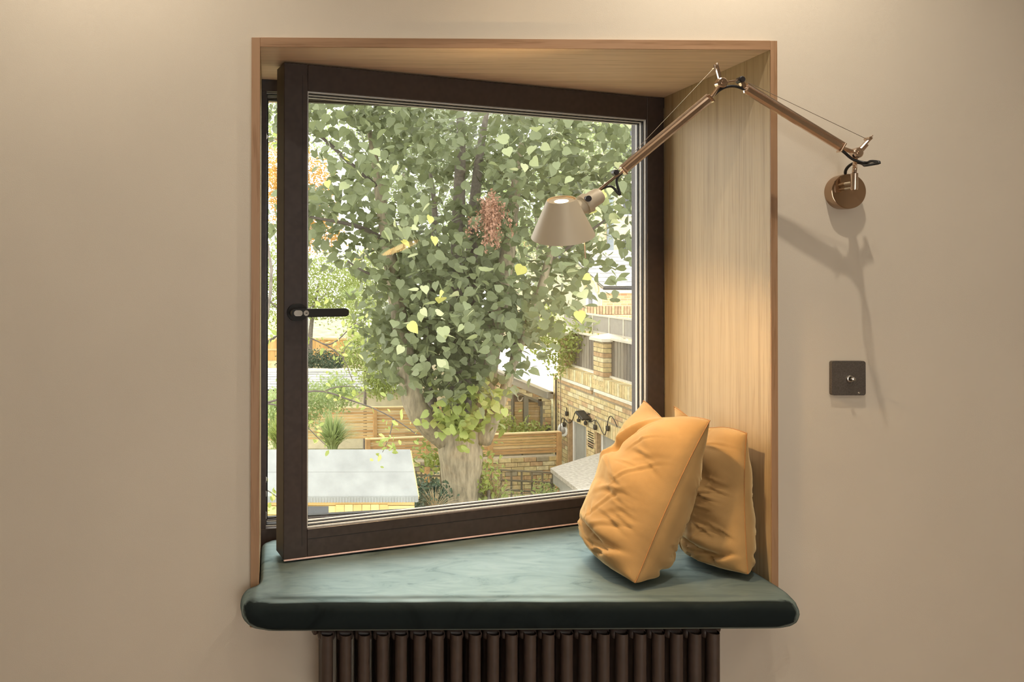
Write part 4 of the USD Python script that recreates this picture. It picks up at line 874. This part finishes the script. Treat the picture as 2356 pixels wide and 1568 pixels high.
# fittings on the house wall
m_iron = plain('black_iron', (.015, .015, .014), rough=.5)
yv = wy(1361); zv = wz(1361, 1012)
obj('vent_grille', cat_(*[box((XB - .02, yv - .09, zv - .12 + k * .04), (XB - .005, yv + .09, zv - .12 + k * .04 + .014)) for k in range(7)]), m_iron, hs_)
yp = wy(1285.5)
obj('drainpipe', rod((XB - .05, yp, GZ), (XB - .05, yp, wz(1285, 862)), .014, 10), m_iron, hs_)
fl = PX(1341, 955, XB - .12)
t = thing('floodlight', 'flat black floodlight fixed on the brick house above its door', 'lamp', fl)
fR = frame_of((.15, -.55, -.35), (0, 0, 1))
obj('housing', obox(fl, (.20, .17, .045), fR, .008), m_iron, t); obj('lens', obox(fl - fR[:, 2] * .024, (.16, .13, .006), fR), m_screen, t)
obj('bracket', cat_(rod(fl + [.12, 0, .03], fl + [.0, -.02, .0], .012, 8), obox(fl + [.11, -.05, -.07], (.05, .07, .06), EYE3, .006)), m_iron, t)
lt = [(1304, 937, 952), (1298, 961, 977), (1331, 958, 966), (1347, 962, 973), (1369, 966, 984), (1398, 969, 986)]
t = thing('string_lights', 'black festoon cable with hanging bulb holders along the brick house wall', 'string lights', PX(1350, 965, XB))
cab = spline([PX(p, q_, XB - .05) for p, q_ in ((1290, 984), (1298, 962), (1308, 972), (1318, 964), (1326, 946), (1334, 952), (1347, 962), (1358, 970), (1369, 966), (1382, 985), (1390, 1000), (1398, 972), (1420, 982))], 70)
obj('cable', tube(cab, .007, 5), m_iron, t)
for p, q0, q1 in lt:
    a_, b_ = PX(p, q0, XB - .05), PX(p, q1, XB - .05); b_[:2] = a_[:2]
    bl_ = obj('bulb_holder', lathe([(0, 0), (0, .007), ((a_[2] - b_[2]) * .6, .008), ((a_[2] - b_[2]) * .62, .026), (a_[2] - b_[2], .03), (a_[2] - b_[2] + .03, .022), (a_[2] - b_[2] + .03, 0)], a_, (0, 0, -1), 10), m_iron, t)
wl = PX(1287, 988, XB - .10)
t = thing('wall_light', 'round white bulkhead light on the corner of the brick house', 'lamp', wl)
obj('rim', lathe([(0, 0), (0, .11), (.03, .12), (.06, .11), (.07, .08), (.07, .0)], wl + [.10, 0, 0], (-.9, -.45, 0), 28), m_white, t, smooth=35)
obj('diffuser', lathe([(0, .07), (.02, .06), (.035, .035), (.04, 0)], wl + [.10, 0, 0] + np.array([-.9, -.45, 0]) * .07, (-.9, -.45, 0), 24), m_screen, t, smooth=35)

# ------------------------------------------------------------------ lean-to with the slanted window
YE = yfar + .22; RE = np.array([[1, 0, 0], [0, 0, 1], [0, -1, 0]]).T.astype(float)
def E2(px, py): q_ = P(px, py, YE); return q_[0], q_[2]
x0_, x1_ = E2(1100, 900)[0], XB - .03; zl, zr_ = E2(1150, 853)[1], E2(1281, 908)[1]
sl_ = (zr_ - zl) / (E2(1281, 908)[0] - E2(1150, 853)[0]); zx = lambda x: zl + sl_ * (x - E2(1150, 853)[0])
wq = [E2(1175, 1004), E2(1249, 1004), E2(1249, 925), E2(1175, 894)]
t = thing('lean_to', 'brick lean-to with a sloping roof edge and slanted dark window, beyond the slatted screen', 'building', (3.9, YE, GZ))
wp = Polygon([(x0_, GZ), (x1_, GZ), (x1_, zx(x1_) - .14), (x0_, zx(x0_) - .14)]).difference(Polygon(wq))
obj('wall', prism(wp, .2, RE, (0, YE + .2, 0)), m_mortar, t)
hol = []
zz_ = -1.45
g = np.random.default_rng(9); nbk = 0; farb = {}
r_ = 0
while zz_ < zx(x0_) - .2:
    x = x0_ - (.11 if r_ % 2 else 0)
    while x < x1_ - .1:
        bp_ = Polygon([(x, zz_), (x + .215, zz_), (x + .215, zz_ + .065), (x, zz_ + .065)]).intersection(wp)
        if bp_.area > .004 and bp_.geom_type == 'Polygon':
            pr = prism(bp_, .02, RE, (0, YE + .008, 0)); mt = m_brick[[0, 2, 4, 1, 2, 3][int(g.integers(6))]]
            if x > 2.6 and nbk < 280: obj('brick', pr, mt, t); nbk += 1
            else: farb.setdefault(mt, []).append(pr)
        x += .225
    zz_ += .075; r_ += 1
for mt, ps in farb.items(): obj('bricks', cat_(*ps), mt, t, kind='stuff')
m_dark = plain('dark_window_frame', (.19, .19, .155), rough=.5, vary=.06)
pw = Polygon(wq); obj('window_frame', prism(pw.difference(Polygon([E2(1182, 1000), E2(1208, 1000), E2(1208, 912), E2(1182, 903)])).difference(Polygon([E2(1217, 1000), E2(1246, 1000), E2(1246, 930), E2(1217, 917)])), .06, RE, (0, YE + .08, 0)), m_dark, t)
obj('window_pane', prism(pw, .01, RE, (0, YE + .07, 0)), pane('lean_to_glass'), t)
for (pa, pb_, ptop) in ((1190, 1209, 927), (1217, 1249, 928)):
    for k in range(12):
        za__, x_a, x_b = E2(1200, ptop + 5.8 * k)[1], E2(pa, 950)[0], E2(pb_, 950)[0]
        obj('mirrored_slat', box((x_a, YE + .13, za__ - .042), (x_b, YE + .15, za__)), m_slat[(k * 2 + 1) % 4], t)  # added slats that model the slatted fence mirrored in the pane
obj('room_wall', prism([(x0_ + .2, GZ), (x1_ - .1, GZ), (x1_ - .1, zx(x1_) - .1), (x0_ + .2, zx(x0_ + .2) - .1)], .1, RE, (0, YE + .6, 0)), m_dark, t)
orn = spline([P(p, q_, YE + .12) for p, q_ in ((1194.5, 909), (1191.5, 915), (1195, 922), (1200, 920), (1203, 914), (1206, 915), (1212, 916))], 24)
obj('ornament', cat_(tube(orn, .010, 6), tube([P(1195, 922, YE + .12), P(1201, 919, YE + .12)], .010, 6)), m_stone, t, label='pale bent hook-shaped ornament inside the slanted window')
ed = np.array([1, 0, sl_]); ed /= np.linalg.norm(ed); nrm_ = np.array([-ed[2], 0, ed[0]]); Re_ = np.stack([ed, np.array([0, 1.0, 0]), nrm_], 1); Lr = (x1_ - x0_) / ed[0]
mid_ = np.array([(x0_ + x1_) / 2, 0, zx((x0_ + x1_) / 2)])
obj('roof', obox(mid_ + [0, YE + 3.4, 0], (Lr, 7.0, .05), Re_), m_white, t)
obj('roof', box((x1_, YE + .04, zr_ - .05), (XB + 7, YE + 8.5, zr_ + .01)), m_white, t)
obj('fascia', obox(mid_ + [0, YE - .04, 0] - nrm_ * .075, (Lr, .08, .13), Re_), m_greydoor, t)
obj('gutter', obox(mid_ + [0, YE - .07, 0] + nrm_ * .0, (Lr, .10, .03), Re_), m_stone, t)
obj('hopper', box((XB - .15, YE - .12, zr_ - .05), (XB - .03, YE + .0, zr_ + .08), .01), m_fascia, t)
obj('slit_window', box((XB - .27, YE - .012, E2(1272, 933)[1]), (XB - .21, YE + .01, E2(1272, 917)[1])), m_dkpane, t)
obj('low_pane', box((E2(1254, 985)[0], YE - .014, E2(1254, 993)[1]), (E2(1266, 985)[0], YE + .01, E2(1254, 976)[1])), m_dkpane, t)

# ------------------------------------------------------------------ houses further off
m_slates = [plain(f'roof_slate_{k}', c, rough=.6, vary=.08, scale=3) for k, c in enumerate([(.38, .38, .36), (.45, .45, .43), (.32, .32, .31)])]
m_pale = plain('pale_render', (.70, .64, .46), rough=.9, vary=.10, scale=5)
def brickwork(name, a_, b_, mort, scale):
    n = {'g': ('texture_coordinate', {}), 'm': ('mapping', {'rotation': (math.pi / 2, 0, 0)}), 'k': ('brick_texture', {'color1': a_, 'color2': b_, 'mortar': mort, 'scale': scale, 'mortar_size': .012, 'brick_width': .5, 'row_height': .17}), 'p': ('principled_bsdf', {'roughness': .9})}
    return usdkit.material(stage, L + name, n, [('g.object', 'm.vector'), ('m.vector', 'k.vector'), ('k.color', 'p.base_color')], surface='p.BSDF')
m_far_r = brickwork('far_red_brick', (.52, .28, .15), (.62, .42, .22), (.62, .54, .40), 2.2)
m_far_y = brickwork('far_yellow_brick', (.62, .52, .32), (.68, .60, .42), (.66, .60, .48), 2.2)
def slate_roof(parent, x0, x1, y0, z0, y1, z1, rows, w=.34):
    dv_ = np.array([0, y1 - y0, z1 - z0]); Ln = np.linalg.norm(dv_); dv_ /= Ln; nn = np.array([0, -dv_[2], dv_[1]]); R_ = np.stack([np.array([1., 0, 0]), dv_, nn], 1)
    obj('roof_deck', obox(np.array([(x0 + x1) / 2, (y0 + y1) / 2, (z0 + z1) / 2]) - nn * .04, (x1 - x0, Ln, .04), R_), m_fascia, parent); h = Ln / rows
    for r in range(rows):
        x = x0 - (w / 2 if r % 2 else 0); k = 0
        while x < x1:
            a_, b_ = max(x, x0), min(x + w, x1)
            if b_ - a_ > .04: obj('slate', obox(np.array([(a_ + b_) / 2, y0, z0]) + dv_ * h * (r + .55) + nn * .012, (b_ - a_ - .006, h * 1.12, .018), R_ @ Rot.from_euler('x', -.06).as_matrix()), m_slates[(k * 7 + r * 5) % 3], parent)
            x += w; k += 1
ev = D(1388, 659, 22); rz_ = D(1388, 584, 24.6); xg = ev[0]
t = thing('far_house', 'low house with a pale slate roof and a brick gable, beyond the roof terrace', 'house', (xg + 2, ev[1], GZ))
slate_roof(t, xg, xg + 4.6, ev[1], ev[2], rz_[1], rz_[2], 8, .36)
obj('ridge', rod((xg, rz_[1], rz_[2] + .05), (xg + 4.6, rz_[1], rz_[2] + .05), .09, 10), m_stone, t)
obj('front_wall', box((xg + .06, ev[1] + .18, GZ), (xg + 4.6, ev[1] + .4, ev[2])), m_far_r, t)
obj('gutter', box((xg, ev[1] - .08, ev[2] - .10), (xg + 4.6, ev[1] + .06, ev[2] - .02), .02), m_iron, t)
obj('eaves_board', box((xg, ev[1] + .04, ev[2] - .20), (xg + 4.6, ev[1] + .2, ev[2] - .06)), m_white, t)
yb2 = 2 * rz_[1] - ev[1]
obj('gable_wall', prism([(ev[1] + .2, GZ), (yb2, GZ), (yb2, ev[2] - .04), (rz_[1], rz_[2] - .04), (ev[1] + .2, ev[2] - .04)], .25, Ry, (xg + .02, 0, 0)), m_pale, t)
ap = PX(1361, 697, xg)
obj('gable_window', box((xg - .03, ap[1] - .35, ap[2] - .5), (xg + .05, ap[1] + .35, ap[2] + .35)), m_white, t)
obj('gable_pane', box((xg - .045, ap[1] - .12, ap[2] - .45), (xg + .02, ap[1] + .12, ap[2] + .28)), m_dkpane, t)
obj('window_arch', tube([(xg - .02, ap[1] + .45 * math.cos(q_), ap[2] + .38 + .42 * math.sin(q_)) for q_ in np.linspace(0, math.pi, 14)], .06, 6), m_brick[2], t)
obj('rear_roof', obox((xg + 2.3, (rz_[1] + yb2) / 2, (rz_[2] + ev[2]) / 2), (4.6, np.hypot(yb2 - rz_[1], rz_[2] - ev[2]), .05), np.stack([np.array([1., 0, 0]), np.array([0, yb2 - rz_[1], ev[2] - rz_[2]]) / np.hypot(yb2 - rz_[1], rz_[2] - ev[2]), np.array([0, rz_[2] - ev[2], yb2 - rz_[1]]) / np.hypot(yb2 - rz_[1], rz_[2] - ev[2])], 1)), m_slates[0], t)
# parapet in front of it
pa_, pb2 = D(1318, 716, 17), D(1500, 722, 17)
t = thing('parapet_wall', 'brown brick-on-edge parapet wall above the grey screen of the terrace', 'wall', (*((pa_ + pb2) / 2)[:2], GZ))
m_parapet = plain('brown_parapet_brick', (.36, .25, .15), rough=.9, vary=.3, scale=10)
zpt = D(1400, 704, 17)[2]; dp = (pb2 - pa_) * [1, 1, 0]; Lp = np.linalg.norm(dp); dp /= Lp; fp = np.stack([dp, np.cross(dp, Z), Z], 1)
obj('wall', obox((pa_ + pb2) / 2 * [1, 1, 0] + Z * (GZ + zpt - .2) / 2, (Lp, .22, zpt - .2 - GZ), fp), m_far_r, t)
for k in range(int(Lp / .075)): obj('coping_brick', obox(pa_ * [1, 1, 0] + dp * (.037 + k * .075) + Z * (zpt - .09), (.064, .25, .2), fp), [m_brick[3], m_parapet, m_parapet][(k * 5) % 3], t)
# second house with a red brick course, behind the lamp shade
q0, q1 = D(1150, 575, 31), D(1335, 575, 31)
t = thing('far_house', 'pale brick house with a red brick course, behind the lamp shade', 'house', ((q0[0] + q1[0]) / 2, q0[1], GZ))
zq = D(1240, 545, 31)[2]
obj('wall', box((q0[0], q0[1], GZ), (q1[0], q0[1] + 1, zq)), m_far_y, t)
k = 0; x = q0[0]
while x < q1[0]: obj('course_brick', box((x + .01, q0[1] - .05, D(1240, 566, 31)[2]), (x + .13, q0[1] + .02, D(1240, 556, 31)[2])), [m_redbrick, m_brick[3]][k % 2], t); x += .14; k += 1
obj('stone_band', box((q0[0], q0[1] - .08, D(1240, 572, 31)[2]), (q1[0], q0[1] + .05, D(1240, 568, 31)[2])), m_stone, t)
sr = D(1200, 668, 26.5); t2 = thing('far_house', 'small slate-roofed house glimpsed through the leaves just right of the tree trunk', 'house', (sr[0], sr[1], GZ))
obj('wall', box((q0[0] - .1, sr[1] + .2, GZ), (min(D(1236, 640, 28)[0], xg - .3) - .1, sr[1] + .4, sr[2] - .03)), m_pale, t2)
slate_roof(t2, q0[0] - .2, min(D(1236, 640, 28)[0], xg - .3), D(1200, 668, 26.5)[1], D(1200, 668, 26.5)[2], D(1200, 618, 28.5)[1], D(1200, 618, 28.5)[2], 9, .8)
for px in (1262, 1288): obj('window', box((D(px - 8, 600, 31)[0], q0[1] - .03, D(px, 620, 31)[2]), (D(px + 8, 600, 31)[0], q0[1] + .02, D(px, 582, 31)[2])), m_dkpane, t)
q0, q1 = D(1360, 480, 34), D(1560, 480, 34)
t = thing('far_house', 'tall pale brick building with a blue-grey drainpipe at the upper right, behind the leaves', 'house', ((q0[0] + q1[0]) / 2, q0[1], GZ))
obj('wall', box((q0[0], q0[1], GZ), (q1[0], q0[1] + 5, D(1400, 150, 34)[2])), m_far_y, t)
m_blue = plain('blue_grey_paint', (.22, .26, .30), rough=.5)
obj('drainpipe', rod((D(1404, 480, 33.9)[0], q0[1] - .1, GZ), (D(1404, 480, 33.9)[0], q0[1] - .1, D(1404, 330, 34)[2]), .16, 10), m_blue, t)
for py in (330, 460, 585): 
    f_ = obj('window', box((D(1428, py, 34)[0], q0[1] - .06, D(1428, py + 38, 34)[2]), (D(1458, py, 34)[0], q0[1] + .02, D(1428, py - 38, 34)[2])), m_white, t)
    obj('pane', box((D(1432, py, 34)[0], q0[1] - .08, D(1428, py + 33, 34)[2]), (D(1454, py, 34)[0], q0[1], D(1428, py - 33, 34)[2])), m_dkpane, f_)
ga = D(848, 592, 28); gb = D(905, 540, 28)
t = thing('far_house', 'white gabled house glimpsed left of the tree, above the handle', 'house', (gb[0], ga[1], GZ))
xr_ = 2 * gb[0] - ga[0]
obj('gable_wall', prism([(ga[0], GZ), (xr_, GZ), (xr_, ga[2]), (gb[0], gb[2]), (ga[0], ga[2])], 4, RE, (0, ga[1] + 4, 0)), m_white, t)
for s in (-1, 1):
    e_ = np.array([ga[0] if s < 0 else xr_, 0, ga[2]]); a_ = np.array([gb[0], 0, gb[2]]); dv_ = a_ - e_; Ln = np.linalg.norm(dv_); dv_ /= Ln
    obj('roof_slope', obox((e_ + a_) / 2 + [0, ga[1] + 1.9, .08], (Ln + .3, 4.5, .10), np.stack([dv_, np.array([0, 1., 0]), np.cross(dv_, [0, 1., 0])], 1)), m_orange[0] if s < 0 else m_slates[0], t)
    obj('barge_board', obox((e_ + a_) / 2 + [0, ga[1] - .38, .02], (Ln + .3, .06, .22), np.stack([dv_, np.array([0, 1., 0]), np.cross(dv_, [0, 1., 0])], 1)), m_white, t)
# low garage with a pale ribbed roof, left
gz0, gz1 = D(760, 897, 16.2), D(760, 853, 18.6)
xg0, xg1 = D(560, 897, 16.2)[0], D(945, 897, 16.2)[0]
t = thing('garage', 'low garage with a pale slate roof, seen over the shed at the left', 'garage', ((xg0 + xg1) / 2, gz1[1], GZ))
obj('wall', cat_(box((xg0 + .1, gz0[1] + .15, GZ), (xg1 - .1, gz0[1] + .35, gz0[2] - .05)), box((xg0 + .1, gz1[1], GZ), (xg1 - .1, gz1[1] + .2, gz1[2] - .05)), box((xg1 - .3, gz0[1] + .3, GZ), (xg1 - .1, gz1[1] + .1, gz0[2] - .06))), m_pale, t)
slate_roof(t, xg0, xg1, gz0[1], gz0[2], gz1[1], gz1[2], 8, .62)
obj('ridge', box((xg0, gz1[1] - .1, gz1[2]), (xg1, gz1[1] + .15, gz1[2] + .06), .01), m_stone, t)
# pale retaining wall across the mid distance
ya_ = D(900, 845, 20)
t = thing('retaining_wall', 'pale brick garden wall in the mid distance, behind the left limb of the tree', 'wall', (ya_[0] + 1, ya_[1], GZ))
obj('wall', box((D(800, 800, 22)[0], D(800, 800, 22)[1], GZ), (D(1150, 800, 22)[0], D(800, 800, 22)[1] + .25, D(860, 765, 22)[2])), m_far_y, t)
obj('coping', box((D(800, 800, 22)[0], D(800, 800, 22)[1] - .05, D(860, 765, 22)[2]), (D(1150, 800, 22)[0], D(800, 800, 22)[1] + .3, D(860, 765, 22)[2] + .06), .01), m_stone, t)
